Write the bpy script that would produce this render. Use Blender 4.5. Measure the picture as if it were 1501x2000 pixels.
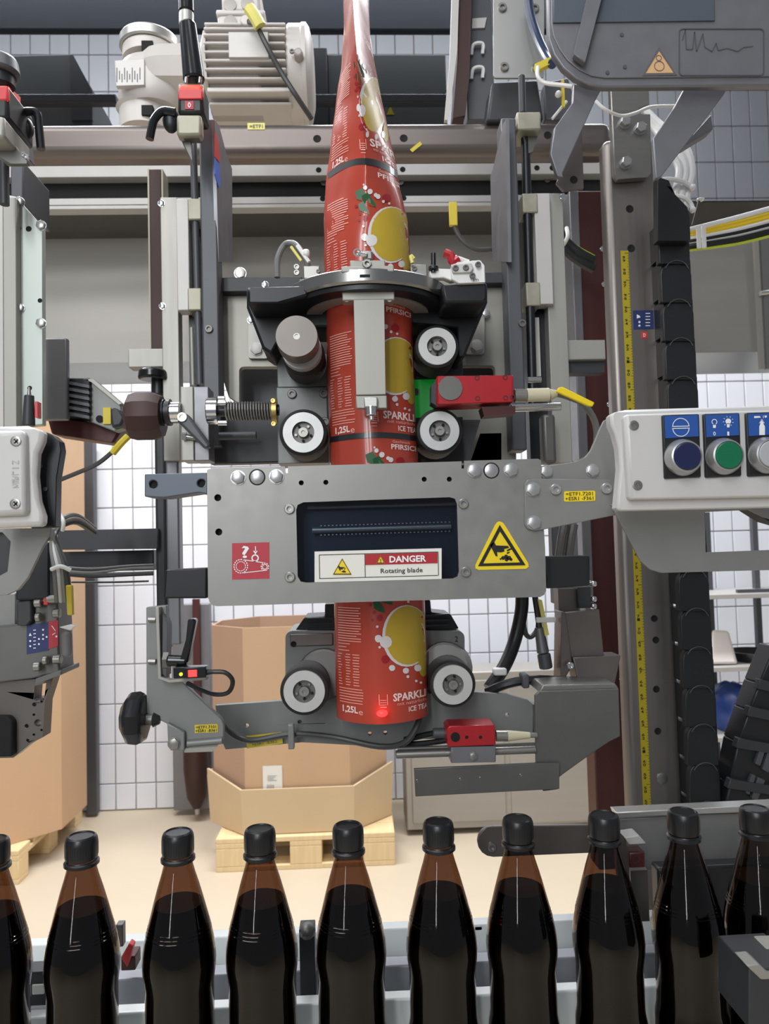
import bpy, bmesh, math, random
from math import sin, cos, pi, radians
from mathutils import Vector, Matrix
from mathutils.geometry import tessellate_polygon

random.seed(7)
for o in list(bpy.data.objects):
    bpy.data.objects.remove(o)
sc = bpy.context.scene
col = sc.collection

# ------------------------------------------------------------------ camera
F = 1455.0
CAM = Vector((0, 0, 1.42))
ROT = (Matrix.Rotation(radians(-2.25), 3, 'Z') @ Matrix.Rotation(radians(92.5), 3, 'X') @ Matrix.Rotation(radians(-1.5), 3, 'Z'))
cd = bpy.data.cameras.new('camera'); cam = bpy.data.objects.new('camera', cd); col.objects.link(cam)
cam.location = CAM; cam.rotation_euler = ROT.to_euler()
cd.sensor_fit = 'VERTICAL'; cd.sensor_height = 36; cd.lens = F / 2000 * 36
cd.clip_start = .05
cd.dof.use_dof = True; cd.dof.focus_distance = .74; cd.dof.aperture_fstop = 14
sc.camera = cam

# ------------------------------------------------------------------ light and exposure
w = bpy.data.worlds.new('room'); sc.world = w; w.use_nodes = True
bg = w.node_tree.nodes['Background']; bg.inputs[0].default_value = (.80, .86, .95, 1); bg.inputs[1].default_value = .30

def area(name, loc, target, sx, sy, power, color=(1, .97, .93)):
    l = bpy.data.lights.new(name, 'AREA'); l.shape = 'RECTANGLE'; l.size = sx; l.size_y = sy; l.energy = power; l.color = color
    o = bpy.data.objects.new(name, l); col.objects.link(o); o.location = loc
    o.rotation_euler = (Vector(target) - Vector(loc)).to_track_quat('-Z', 'Y').to_euler()
    return o
area('ceiling_strip_light', (-.6, 2.7, 4.7), (-.6, 3.5, 0), 4.2, .3, 340, (.98, .98, 1))
area('bottle_glint_light', (-2.0, -4.2, 1.75), (0, .7, 1.1), .22, 1.3, 16, (.95, .98, 1))  # unseen upright lamp, added so the bottles show vertical glints
area('ceiling_strip_light', (.3, 1.9, 3.1), (.3, 1.9, 0), 3.0, .3, 36, (.97, .98, 1))
area('ceiling_strip_light', (-.5, .55, 2.75), (-.35, .85, 1.3), 1.6, .25, 13, (.97, .98, 1))
area('ceiling_strip_light', (-.75, -1.3, 2.45), (-.75, .6, .95), .22, 1.7, 26, (.95, .98, 1))
area('ceiling_strip_light', (-.45, -1.9, 2.5), (-.3, .7, 1.0), .16, 1.7, 22, (.95, .98, 1))

sc.view_settings.view_transform = 'Standard'; sc.view_settings.look = 'None'
sc.view_settings.gamma = 1; sc.view_settings.use_curve_mapping = False
sc.view_settings.exposure = -0.2

# ------------------------------------------------------------------ measuring
def ray(px, py):
    return ROT @ Vector(((px - 750.5) / F, -(py - 1000) / F, -1))
def P(px, py, Y):
    d = ray(px, py); t = Y / d.y
    return CAM + d * t
def onfloor(px, py):
    d = ray(px, py); return CAM + d * (-CAM.z / d.z)
def L(n, Y): return n * Y / F

# ------------------------------------------------------------------ materials
def lin(v):
    v /= 255.0
    return v / 12.92 if v <= .04045 else ((v + .055) / 1.055) ** 2.4
def C(r, g, b): return (lin(r), lin(g), lin(b), 1)
M = {}
def mat(name, rgb, metal=0.0, rough=.5, noise=0.0, scale=(40, 40, 40), coat=0.0, bump=0.0, emit=None, es=1.0, spec=.5):
    m = bpy.data.materials.new(name); m.use_nodes = True; nt = m.node_tree; b = nt.nodes['Principled BSDF']
    b.inputs['Base Color'].default_value = C(*rgb); b.inputs['Metallic'].default_value = metal
    b.inputs['Roughness'].default_value = rough; b.inputs['Coat Weight'].default_value = coat
    b.inputs['Coat Roughness'].default_value = .08; b.inputs['Specular IOR Level'].default_value = spec
    if emit:
        b.inputs['Emission Color'].default_value = C(*emit); b.inputs['Emission Strength'].default_value = es
    if noise or bump:
        tc = nt.nodes.new('ShaderNodeTexCoord'); mp = nt.nodes.new('ShaderNodeMapping'); nz = nt.nodes.new('ShaderNodeTexNoise')
        mp.inputs['Scale'].default_value = scale; nz.inputs['Scale'].default_value = 1; nz.inputs['Detail'].default_value = 4
        nt.links.new(tc.outputs['Object'], mp.inputs[0]); nt.links.new(mp.outputs[0], nz.inputs['Vector'])
        if noise:
            mx = nt.nodes.new('ShaderNodeMix'); mx.data_type = 'RGBA'
            base = C(*rgb)
            mx.inputs[6].default_value = tuple(max(0, c * (1 - noise)) for c in base[:3]) + (1,)
            mx.inputs[7].default_value = tuple(min(1, c * (1 + noise)) for c in base[:3]) + (1,)
            nt.links.new(nz.outputs[0], mx.inputs[0]); nt.links.new(mx.outputs[2], b.inputs['Base Color'])
            if metal > .3:
                mr = nt.nodes.new('ShaderNodeMapRange'); mr.inputs[3].default_value = max(.05, rough - .1); mr.inputs[4].default_value = rough + .1
                nt.links.new(nz.outputs[0], mr.inputs[0]); nt.links.new(mr.outputs[0], b.inputs['Roughness'])
        if bump:
            bp = nt.nodes.new('ShaderNodeBump'); bp.inputs['Strength'].default_value = bump; bp.inputs['Distance'].default_value = .001
            nt.links.new(nz.outputs[0], bp.inputs['Height']); nt.links.new(bp.outputs[0], b.inputs['Normal'])
    M[name] = m
    return m
def clear(name, tint, rough=.03, ior=1.45):
    m = bpy.data.materials.new(name); m.use_nodes = True; nt = m.node_tree; nt.nodes.clear()
    out = nt.nodes.new('ShaderNodeOutputMaterial'); mix = nt.nodes.new('ShaderNodeMixShader'); fr = nt.nodes.new('ShaderNodeFresnel')
    tr = nt.nodes.new('ShaderNodeBsdfTransparent'); gl = nt.nodes.new('ShaderNodeBsdfGlossy')
    fr.inputs[0].default_value = ior; tr.inputs[0].default_value = tint; gl.inputs['Roughness'].default_value = rough
    ge = nt.nodes.new('ShaderNodeNewGeometry'); mu = nt.nodes.new('ShaderNodeMath'); mu.operation = 'MULTIPLY_ADD'; mu.inputs[1].default_value = -1; mu.inputs[2].default_value = 1
    m2 = nt.nodes.new('ShaderNodeMath'); m2.operation = 'MULTIPLY'
    nt.links.new(ge.outputs['Backfacing'], mu.inputs[0]); nt.links.new(mu.outputs[0], m2.inputs[0]); nt.links.new(fr.outputs[0], m2.inputs[1]); nt.links.new(m2.outputs[0], mix.inputs[0]); nt.links.new(tr.outputs[0], mix.inputs[1]); nt.links.new(gl.outputs[0], mix.inputs[2])
    nt.links.new(mix.outputs[0], out.inputs[0]); M[name] = m
H_ = (3, 3, 160); V_ = (160, 3, 3)
mat('steel', (148, 146, 141), .8, .36, .10, (4, 4, 140))
mat('steel_v', (134, 128, 123), .75, .4, .10, (140, 4, 4))
mat('steel_warm', (112, 104, 100), .7, .38, .10, (4, 4, 120))
mat('steel_bright', (186, 185, 181), .75, .36)
mat('steel_dark', (108, 107, 104), .6, .45, .12, (20, 20, 20))
mat('sheet_steel', (168, 164, 157), .4, .5, .08, (2, 2, 30))
mat('ring_steel', (150, 149, 146), .9, .24)
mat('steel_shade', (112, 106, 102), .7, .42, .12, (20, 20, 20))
mat('cover_steel', (140, 139, 135), .55, .42, .05, (60, 60, 60))
mat('back_plate', (146, 144, 136), .55, .5, .18, (14, 14, 14))
mat('alu', (160, 158, 151), .45, .5, .06, (80, 80, 8))
mat('alu_pale', (190, 187, 183), .3, .55, .04)
mat('alu_patch', (158, 154, 138), .4, .5, .25, (60, 60, 60))
mat('pale_green_plate', (178, 186, 180), .4, .45, .06)
mat('slate', (84, 86, 90), .3, .5, .06)
mat('slate_light', (124, 124, 128), .5, .42, .06)
mat('blue_grey', (86, 94, 104), .3, .45, .04)
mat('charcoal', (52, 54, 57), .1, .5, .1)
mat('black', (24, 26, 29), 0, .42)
mat('black_gloss', (20, 22, 25), 0, .22)
mat('black_anod', (28, 30, 34), .3, .4)
mat('rubber', (26, 26, 27), 0, .65)
mat('void', (9, 9, 10), 0, .8)
mat('brown_dark', (62, 40, 37), .2, .55, .15, (10, 10, 10))
mat('oxblood', (74, 34, 32), .2, .45, .12, (10, 10, 10))
mat('cast_white', (200, 194, 188), .05, .45, .04, (30, 30, 30))
mat('cast_grey', (170, 163, 158), .1, .5, .06, (30, 30, 30))
mat('plastic_grey', (198, 196, 194), 0, .42, .02)
mat('plastic_dark', (122, 122, 120), 0, .5)
mat('bracket_grey', (134, 134, 131), .35, .45, .05)
mat('plate_grey', (126, 129, 127), .3, .48, .05)
mat('roller_face', (196, 196, 194), .4, .42, .04)
mat('silver', (178, 178, 178), .7, .32)
mat('chrome', (220, 220, 220), 1, .14)
mat('brass', (186, 160, 96), .7, .35)
mat('red_box', (168, 22, 32), .1, .35, .05, coat=.3)
mat('red_orange', (240, 78, 40), 0, .4)
mat('red', (205, 60, 62), 0, .4)
mat('red_sticker', (176, 46, 60), 0, .5)
mat('red_label', (170, 24, 36), 0, .5)
mat('yellow', (236, 206, 24), 0, .45)
mat('yellow_tag', (206, 186, 52), 0, .5)
mat('yellow_pale', (222, 214, 120), 0, .5)
mat('tape_yellow', (176, 158, 28), 0, .5)
mat('amber', (208, 166, 120), 0, .5)
mat('blue_sticker', (38, 82, 158), 0, .45)
mat('blue_dark', (40, 52, 100), 0, .45)
mat('blue_bright', (70, 110, 215), 0, .45)
mat('window_dark', (22, 31, 48), .1, .4)
mat('navy', (26, 34, 74), 0, .35)
mat('green_button', (14, 106, 72), 0, .35)
mat('white_button', (172, 174, 178), 0, .35)
mat('print_white', (235, 235, 235), 0, .5)
mat('label_white', (226, 224, 216), 0, .5)
mat('print_black', (16, 16, 18), 0, .5)
mat('print_grey', (88, 88, 92), 0, .6)
mat('cable_black', (24, 25, 27), 0, .4)
mat('cable_grey', (116, 116, 114), 0, .45)
mat('cable_dark_grey', (66, 66, 65), 0, .45)
mat('cable_white', (228, 228, 226), 0, .4)
mat('cable_blue', (42, 54, 84), 0, .35)
mat('cable_yellow', (232, 196, 40), 0, .4)
mat('cable_lime', (190, 205, 60), 0, .4)
mat('cream', (200, 192, 162), 0, .45)
mat('led_red', (255, 30, 30), 0, .4, emit=(255, 24, 24), es=10)
mat('led_yellow', (190, 200, 40), 0, .4, emit=(190, 210, 40), es=1.5)
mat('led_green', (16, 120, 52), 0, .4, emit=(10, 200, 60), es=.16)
mat('film', (172, 66, 50), 0, .26, .06, (8, 8, 3), coat=.3, spec=.3)
mat('film_text', (236, 170, 158), 0, .4)
mat('film_title', (240, 214, 208), 0, .4)
mat('film_band', (34, 36, 38), 0, .35, coat=.5)
mat('film_lemon', (184, 156, 52), 0, .35, .08, (90, 90, 90), coat=.1, spec=.3)
mat('film_leaf', (28, 84, 46), 0, .35, .2, (200, 200, 40), coat=.05, spec=.3)
mat('film_bubble', (214, 208, 208), 0, .35, coat=.5)
mat('film_plum', (148, 30, 40), 0, .35, coat=.1, spec=.3)
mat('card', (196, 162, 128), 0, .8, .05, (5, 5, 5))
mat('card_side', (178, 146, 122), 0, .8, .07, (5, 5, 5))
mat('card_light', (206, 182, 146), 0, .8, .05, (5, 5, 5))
mat('card_in', (160, 118, 86), 0, .85)
mat('wood', (226, 200, 154), 0, .7, .14, (60, 6, 6))
mat('tile', (232, 235, 242), 0, .28, .02, (2, 2, 2))
mat('grout', (172, 168, 168), 0, .9, .06)
mat('floor', (198, 184, 162), 0, .5, .06, (3, 3, 3), bump=.1)
mat('canopy', (84, 90, 100), .3, .5, .06, (3, 3, 3))
mat('cabinet_dark', (104, 108, 108), .2, .5, .04)
mat('bag_blue', (30, 62, 132), 0, .3, .35, (30, 30, 30), bump=.6)
mat('cloth_white', (226, 216, 210), 0, .8)
mat('conveyor_white', (222, 226, 224), .1, .4, .04)
mat('conveyor_grey', (150, 152, 158), .4, .45, .05)
mat('cola', (11, 9, 10), 0, .3, spec=.2)
mat('cap', (20, 22, 25), 0, .35)
clear('tinted', (.42, .425, .43, 1), .12, 1.3)
clear('pet_brown', (.33, .22, .155, 1), .05, 1.5)
clear('hose_clear', (.80, .84, .90, 1), .1, 1.6)
clear('smoke', (.70, .75, .82, 1), .06, 1.45)

# ------------------------------------------------------------------ building
W = {}
def tag(o, label=None, cat=None, group=None, kind=None):
    if label: o['label'] = label
    if cat: o['category'] = cat
    if group: o['group'] = group
    if kind: o['kind'] = kind
    return o
def thing(name, label, cat, px, py, Y, group=None):
    o = bpy.data.objects.new(name, None); col.objects.link(o); o.empty_display_size = .02
    p = P(px, py, Y); o.location = p; W[o.name] = p
    return tag(o, label, cat, group)

class G:
    def __init__(s): s.v = []; s.f = []
    def add(s, vs, fs):
        n = len(s.v); s.v += [Vector(v) for v in vs]; s.f += [[i + n for i in f] for f in fs]; return s
    def box(s, x0, x1, y0, y1, z0, z1):
        vs = [(x, y, z) for x in (x0, x1) for y in (y0, y1) for z in (z0, z1)]
        return s.add(vs, [(0, 1, 3, 2), (4, 6, 7, 5), (0, 4, 5, 1), (2, 3, 7, 6), (0, 2, 6, 4), (1, 5, 7, 3)])
    def rect(s, a, b, c, d, Y, dep):
        mx, my = (a + c) / 2, (b + d) / 2
        return s.box(P(a, my, Y).x, P(c, my, Y).x, Y, Y + dep, P(mx, d, Y).z, P(mx, b, Y).z)
    def plate(s, outer, holes, Y, dep, backY=None):
        loops = [[P(x, y, Y) for x, y in outer]] + [[P(x, y, Y) for x, y in h] for h in holes]
        loops = [[Vector((p.x, Y, p.z)) for p in l] for l in loops]
        tris = tessellate_polygon(loops)
        fl = [p for l in loops for p in l]; n = len(fl)
        if dep == 0: return s.add(fl, tris)
        vs = fl + [p + Vector((0, dep, 0)) for p in fl]
        fs = [tuple(t) for t in tris] + [tuple(i + n for i in reversed(t)) for t in tris]
        k = 0
        for l in loops:
            m = len(l)
            for i in range(m):
                j = (i + 1) % m; fs.append((k + i, k + j, n + k + j, n + k + i))
            k += m
        return s.add(vs, fs)
    def poly(s, pts, Y, dep): return s.plate(pts, [], Y, dep)
    def flat(s, pts, Y): return s.plate(pts, [], Y, 0)
    def cyl(s, p0, p1, r0, r1=None, n=24, cap=True):
        r1 = r0 if r1 is None else r1
        p0 = Vector(p0); p1 = Vector(p1); a = (p1 - p0).normalized()
        u = a.orthogonal().normalized(); v = a.cross(u)
        vs = []
        for p, r in ((p0, r0), (p1, r1)):
            vs += [p + (u * cos(2 * pi * i / n) + v * sin(2 * pi * i / n)) * r for i in range(n)]
        fs = [(i, (i + 1) % n, n + (i + 1) % n, n + i) for i in range(n)]
        if cap: fs += [tuple(range(n - 1, -1, -1)), tuple(range(n, 2 * n))]
        return s.add(vs, fs)
    def disc(s, px, py, r, Y, dep, n=24, r2=None):
        p = P(px, py, Y)
        return s.cyl(p, p + Vector((0, dep, 0)), L(r, Y), None if r2 is None else L(r2, Y), n)
    def lathe(s, prof, o, axis, n=32):
        o = Vector(o); a = Vector(axis).normalized(); u = a.orthogonal().normalized(); v = a.cross(u)
        vs = []; rings = []
        for r, t in prof:
            if r < 1e-7: rings.append([len(vs)]); vs.append(o + a * t)
            else:
                rings.append(list(range(len(vs), len(vs) + n)))
                vs += [o + a * t + (u * cos(2 * pi * i / n) + v * sin(2 * pi * i / n)) * r for i in range(n)]
        fs = []
        for A, B in zip(rings, rings[1:]):
            for i in range(n):
                j = (i + 1) % n
                if len(A) == 1 and len(B) == 1: continue
                if len(A) == 1: fs.append((A[0], B[j], B[i]))
                elif len(B) == 1: fs.append((A[i], A[j], B[0]))
                else: fs.append((A[i], A[j], B[j], B[i]))
        return s.add(vs, fs)
    def ylathe(s, px, py, Y, prof, n=32):      # profile radii and heights in pixels at Y, axis towards the front
        return s.lathe([(L(r, Y), L(t, Y)) for r, t in prof], P(px, py, Y), (0, -1, 0), n)
    def tube(s, pts, r, n=8, sub=5):
        pts = [p if isinstance(p, Vector) else P(*p) for p in pts]
        if len(pts) > 2 and sub > 1:
            q = [pts[0] * 2 - pts[1]] + pts + [pts[-1] * 2 - pts[-2]]; out = []
            for i in range(1, len(q) - 2):
                for k in range(sub):
                    t = k / sub; a, b, c, d = q[i - 1], q[i], q[i + 1], q[i + 2]
                    out.append(.5 * ((2 * b) + (c - a) * t + (2 * a - 5 * b + 4 * c - d) * t * t + (3 * b - a - 3 * c + d) * t ** 3))
            out.append(pts[-1]); pts = out
        vs = []; fs = []; u = None
        for i, p in enumerate(pts):
            tdir = (pts[min(i + 1, len(pts) - 1)] - pts[max(i - 1, 0)]).normalized()
            u = tdir.orthogonal().normalized() if u is None else (u - tdir * u.dot(tdir)).normalized()
            v = tdir.cross(u)
            vs += [p + (u * cos(2 * pi * k / n) + v * sin(2 * pi * k / n)) * r for k in range(n)]
        for i in range(len(pts) - 1):
            for k in range(n):
                fs.append((i * n + k, i * n + (k + 1) % n, (i + 1) * n + (k + 1) % n, (i + 1) * n + k))
        m = len(vs)
        fs += [tuple(range(n - 1, -1, -1)), tuple(range(m - n, m))]
        return s.add(vs, fs)
    def arc(s, px, py, r, th, a0, a1, Y, n=24):
        vs = []; fs = []
        c = P(px, py, Y)
        for i in range(n + 1):
            a = radians(a0 + (a1 - a0) * i / n)
            for rr in (r - th / 2, r + th / 2):
                vs.append(c + Vector((cos(a), 0, sin(a))) * L(rr, Y))
        for i in range(n): fs.append((2 * i, 2 * i + 1, 2 * i + 3, 2 * i + 2))
        return s.add(vs, fs)
    def line(s, x0, y0, x1, y1, th, Y):
        d = math.hypot(x1 - x0, y1 - y0); nx, ny = -(y1 - y0) / d * th / 2, (x1 - x0) / d * th / 2
        return s.flat([(x0 + nx, y0 + ny), (x1 + nx, y1 + ny), (x1 - nx, y1 - ny), (x0 - nx, y0 - ny)], Y)
    def blob(s, px, py, rx, rz, ry, Y, n=12, m=8, jit=0):
        c = P(px, py, Y); R = random.Random(int(px * 7 + py))
        vs = [c + Vector((0, 0, L(rz, Y)))]
        for i in range(1, m):
            for k in range(n):
                t = pi * i / m; j = 1 + R.uniform(-jit, jit)
                vs.append(c + Vector((sin(t) * cos(2 * pi * k / n) * L(rx, Y) * j, sin(t) * sin(2 * pi * k / n) * ry * j, cos(t) * L(rz, Y) * j)))
        vs.append(c - Vector((0, 0, L(rz, Y))))
        fs = [(0, 1 + (k + 1) % n, 1 + k) for k in range(n)]
        for i in range(m - 2):
            for k in range(n):
                a = 1 + i * n; fs.append((a + k, a + (k + 1) % n, a + n + (k + 1) % n, a + n + k))
        a = 1 + (m - 2) * n
        fs += [(a + k, a + (k + 1) % n, len(vs) - 1) for k in range(n)]
        return s.add(vs, fs)
    def done(s, name, material, parent=None, bevel=0, smooth=True, recalc=True, seg=2):
        lo = Vector(map(min, *s.v)) if len(s.v) > 1 else s.v[0]; hi = Vector(map(max, *s.v))
        c = (lo + hi) / 2
        if parent is None: c.z = lo.z
        me = bpy.data.meshes.new(name); me.from_pydata([v - c for v in s.v], [], s.f); me.validate()
        if recalc:
            bm = bmesh.new(); bm.from_mesh(me); bmesh.ops.recalc_face_normals(bm, faces=bm.faces); bm.to_mesh(me); bm.free()
        if smooth:
            me.shade_smooth(); me.set_sharp_from_angle(angle=radians(32))
        me.materials.append(M[material])
        o = bpy.data.objects.new(name, me); col.objects.link(o)
        W[o.name] = c
        if parent: o.parent = parent; o.location = c - W[parent.name]
        else: o.location = c
        if bevel:
            b = o.modifiers.new('bevel', 'BEVEL'); b.width = bevel; b.segments = seg; b.limit_method = 'ANGLE'; b.angle_limit = radians(40)
        return o

def circ(px, py, r, n=14): return [(px + r * cos(2 * pi * i / n), py + r * sin(2 * pi * i / n)) for i in range(n)]
def rr(a, b, c, d, r, n=5):
    out = []
    for cx, cy, s in ((c - r, b + r, -90), (c - r, d - r, 0), (a + r, d - r, 90), (a + r, b + r, 180)):
        for i in range(n + 1):
            t = radians(s + 90 * i / n); out.append((cx + r * cos(t), cy + r * sin(t)))
    return out
def shear(pts, cx, k=-.026): return [(x, y + (x - cx) * k) for x, y in pts]    # a level outline as it looks in the tilted picture
def srect(a, b, c, d, r=0): return shear(rr(a, b, c, d, r) if r else [(a, b), (c, b), (c, d), (a, d)], (a + c) / 2)

def glyphs(s, bold=0):
    cu = bpy.data.curves.new('lettering', 'FONT'); cu.body = s; cu.resolution_u = 2; cu.offset = bold
    o = bpy.data.objects.new('lettering', cu); col.objects.link(o)
    dg = bpy.context.evaluated_depsgraph_get(); dg.update()
    me = bpy.data.meshes.new_from_object(o.evaluated_get(dg))
    vs = [v.co.copy() for v in me.vertices]; fs = [list(p.vertices) for p in me.polygons]
    bpy.data.objects.remove(o); bpy.data.curves.remove(cu); bpy.data.meshes.remove(me)
    x0 = min(v.x for v in vs); x1 = max(v.x for v in vs); y0 = min(v.y for v in vs); y1 = max(v.y for v in vs)
    return [((v.x - x0) / (x1 - x0), (v.y - y0) / (y1 - y0)) for v in vs], fs
def text(g, s, px, py, wpx, hpx, Y, bold=.012, rot=0):
    vs, fs = glyphs(s, bold); c = P(px, py, Y); a = radians(rot); k = L(1, Y)
    out = []
    for u, v in vs:
        x, z = (u - .5) * wpx * k, (v - .5) * hpx * k
        out.append(c + Vector((x * cos(a) - z * sin(a), 0, x * sin(a) + z * cos(a))))
    return g.add(out, fs)

def hexbolt(parent, px, py, Y, r, m='silver', name='bolt', h=None):
    h = h or r * .7
    o = G().ylathe(px, py, Y, [(0, 0), (r * 1.12, 0), (r * 1.12, h * .2), (r * .8, h * .22)], 24)
    p = P(px, py, Y); k = L(1, Y); vs = []; n = 6
    for rad, t in ((r, h * .2), (r, h * .9), (r * .82, h)):
        vs += [p + Vector((cos(pi / 3 * i + .3) * rad * k, -t * k, sin(pi / 3 * i + .3) * rad * k)) for i in range(6)]
    fs = [(i + a, (i + 1) % 6 + a, (i + 1) % 6 + a + 6, i + a + 6) for a in (0, 6) for i in range(6)] + [(12, 13, 14, 15, 16, 17)]
    o.add(vs, fs)
    return o.done(name, m, parent)
def screw(parent, px, py, Y, r, m='silver', name='screw', h=None):
    h = h or r * .6
    return G().ylathe(px, py, Y, [(r, 0), (r, h * .8), (r * .88, h), (r * .5, h), (r * .45, h * .3), (0, h * .25)], 18).done(name, m, parent)
def dark_hole(parent, px, py, Y, r):      # drilled hole drawn as a dish on the face, its inner shade painted black
    return G().ylathe(px, py, Y, [(r * 1.15, 0), (r * 1.05, .5), (r * .9, .5), (r * .8, .2), (0, .1)], 14).done('hole', 'void', parent)
def cable(name, label, pts, r, m, n=8, cat='cable', group=None, sub=5):
    o = G().tube(pts, r, n, sub).done(name, m); return tag(o, label, cat, group)
# ================================================================== the room
def proj(p):
    d = ROT.transposed() @ (Vector(p) - CAM)
    return 750.5 + F * d.x / -d.z, 1000 - F * d.y / -d.z
WY = onfloor(250, 1583).y
fl = G().box(-4, 4, -2.5, WY + .1, -.05, 0).done('floor', 'floor', smooth=False); tag(fl, kind='structure')
wl = G().box(-3.4, 3.4, WY + .012, WY + .15, 0, 4.7).done('wall_back', 'grout', smooth=False); tag(wl, kind='structure')
TX0, TZ0, TW, TH = P(223.5, 1330, WY).x, P(260, 1220, WY).z, 38 * WY / F, 75 * WY / F
VIS = [(185, 745, 335, 1030), (185, 1120, 335, 1595), (335, 1170, 425, 1320), (840, 1165, 1010, 1330), (1040, 1165, 1095, 1300),
       (1385, 985, 1501, 1110), (1385, 1110, 1501, 1420), (1355, 715, 1501, 805), (1340, 170, 1501, 400), (0, 60, 235, 115), (165, 60, 245, 240),
       (610, 60, 890, 105), (1095, 730, 1190, 800), (335, 1110, 425, 1200), (465, 840, 550, 915)]
J = .0032 * WY / 4
tm = G().box(-TW / 2 + J, TW / 2 - J, 0, .016, -TH / 2 + J, TH / 2 - J)
tile0 = None; cut0 = None; rest = G(); count = 0
for i in range(-32, 50):
    for k in range(-9, 20):
        cx, cz = TX0 + (i + .5) * TW, TZ0 + (k + .5) * TH
        if abs(cx) > 3.15 or cz + TH / 2 < .03 or cz > 4.65: continue
        if cz - TH / 2 < .005:      # the lowest row is cut to meet the floor
            h_ = cz + TH / 2 - .004
            if cut0 is None:
                cut0 = G().box(-TW / 2 + J, TW / 2 - J, 0, .016, -h_ / 2 + J, h_ / 2 - J).done('tile', 'tile', wl, bevel=.002); t = cut0
            else:
                t = cut0.copy(); col.objects.link(t); t.parent = wl
            t.location = Vector((cx, WY + .008, .004 + h_ / 2)) - W['wall_back']; continue
        px, py = proj((cx, WY, cz))
        seen = any(a - 12 < px < c + 12 and b - 30 < py < d + 30 for a, b, c, d in VIS)
        if seen and count < 235:
            if tile0 is None:
                tile0 = tm.done('tile', 'tile', wl, bevel=.002); t = tile0
            else:
                t = tile0.copy(); col.objects.link(t); t.parent = wl
            t.location = Vector((cx, WY + .008, cz)) - W['wall_back']; count += 1
        else:
            rest.box(cx - TW / 2 + J, cx + TW / 2 - J, WY, WY + .016, cz - TH / 2 + J, cz + TH / 2 - J)
tag(rest.done('tile_field', 'tile', wl, smooth=False), kind='stuff')

# ---- cardboard octagon boxes on pallets
def octabox(name, label, cx, fy, hw, dp, ch, z0, z1, mcard, flare=True, sticker=True):
    t = thing(name, label, 'box', *proj((cx, fy + dp / 2, z0)), fy + dp / 2)
    base = [(cx - hw, fy + ch), (cx - hw + ch, fy), (cx + hw - ch, fy), (cx + hw, fy + ch), (cx + hw, fy + dp - ch), (cx + hw - ch, fy + dp), (cx - hw + ch, fy + dp), (cx - hw, fy + dp - ch)]
    mid = Vector((cx, fy + dp / 2, 0)); n = 8; th = .012
    for i in range(8):
        a, b = Vector((*base[i], 0)), Vector((*base[(i + 1) % 8], 0))
        ai, bi = a + (mid - a).normalized() * th, b + (mid - b).normalized() * th
        vs = [Vector((p.x, p.y, z)) for z in (z0, z1) for p in (a, b, bi, ai)]
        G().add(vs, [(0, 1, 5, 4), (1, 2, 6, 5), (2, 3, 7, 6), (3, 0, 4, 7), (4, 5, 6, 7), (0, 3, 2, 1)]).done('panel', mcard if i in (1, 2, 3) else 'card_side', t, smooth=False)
    if flare:
        for i in (7, 0, 1, 2, 3):
            a, b = Vector((*base[i], 0)), Vector((*base[(i + 1) % 8], 0))
            if i == 7: a = a.lerp(b, .6)
            if i == 3: b = a.lerp(b, .4)
            k = 1.075
            lo = [mid + (p - mid) * (k - .03) for p in (a, b)]; hi = [mid + (p - mid) * k for p in (a, b)]
            h = .2 if i in (0, 1, 2) else .22
            vs = [Vector((p.x, p.y, z0 + .002)) for p in lo] + [Vector((p.x, p.y, z0 + h)) for p in reversed(hi)]
            if i in (0, 2): vs[3 if i == 0 else 2].z += .05
            off = (mid - (a + b) / 2).normalized() * .01
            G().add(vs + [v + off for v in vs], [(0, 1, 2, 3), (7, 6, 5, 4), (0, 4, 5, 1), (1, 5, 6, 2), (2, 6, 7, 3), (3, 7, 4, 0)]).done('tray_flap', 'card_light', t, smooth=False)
    return t
def pallet(label, cx, fy, w, d):
    t = thing('wooden_pallet', label, 'pallet', *proj((cx, fy + d / 2, 0)), fy + d / 2)
    for y in (fy, fy + d / 2 - .05, fy + d - .1):
        G().box(cx - w / 2, cx + w / 2, y, y + .1, .0, .022).done('plank', 'wood', t, bevel=.003)
        for x in (cx - w / 2, cx - .07, cx + w / 2 - .14):
            G().box(x, x + .14, y, y + .1, .022, .1).done('block', 'wood', t, bevel=.003)
    for k in range(5):
        y = fy + k * (d - .12) / 4
        G().box(cx - w / 2, cx + w / 2, y, y + .12, .122, .144).done('plank', 'wood', t, bevel=.003)
    for x in (cx - w / 2, cx - .07, cx + w / 2 - .14):
        G().box(x, x + .14, fy, fy + d, .1, .122).done('stringer', 'wood', t, bevel=.003)
q = onfloor(600, 1697); PY = q.y
PXc = (onfloor(424, 1700).x + onfloor(772, 1690).x) / 2; PW = onfloor(772, 1690).x - onfloor(424, 1700).x
pallet('pale wooden pallet under the box with the white label', PXc, PY, PW, min(.62, WY - PY - .04))
zt = P(575, 1224, PY + .03).z
ob = octabox('cardboard_box', 'tall eight-sided cardboard box with a small white label, standing on a pallet', (P(415, 1400, PY + .2).x + P(752, 1400, PY + .2).x) / 2,
             PY + .04, (P(752, 1400, PY + .2).x - P(415, 1400, PY + .2).x) / 2, min(.56, WY - PY - .1), .17, .146, zt, 'card')
LYb = PY + .036
lab = G().rect(513, 1496, 551, 1550, LYb, .002).done('label', 'label_white', ob, bevel=.0)
g = G(); [g.line(522, 1516 + k * 3.0, 540 - (k % 3) * 3, 1515.5 + k * 3.0, .8, LYb - .002) for k in range(4)]
[g.line(522 + k * 3, 1533, 522 + k * 3, 1543, 1.1, LYb - .002) for k in range(5)]
g.done('lettering', 'print_grey', lab, smooth=False, recalc=False)
q2 = onfloor(40, 1728)
bx1 = onfloor(100, 1672).x
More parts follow.
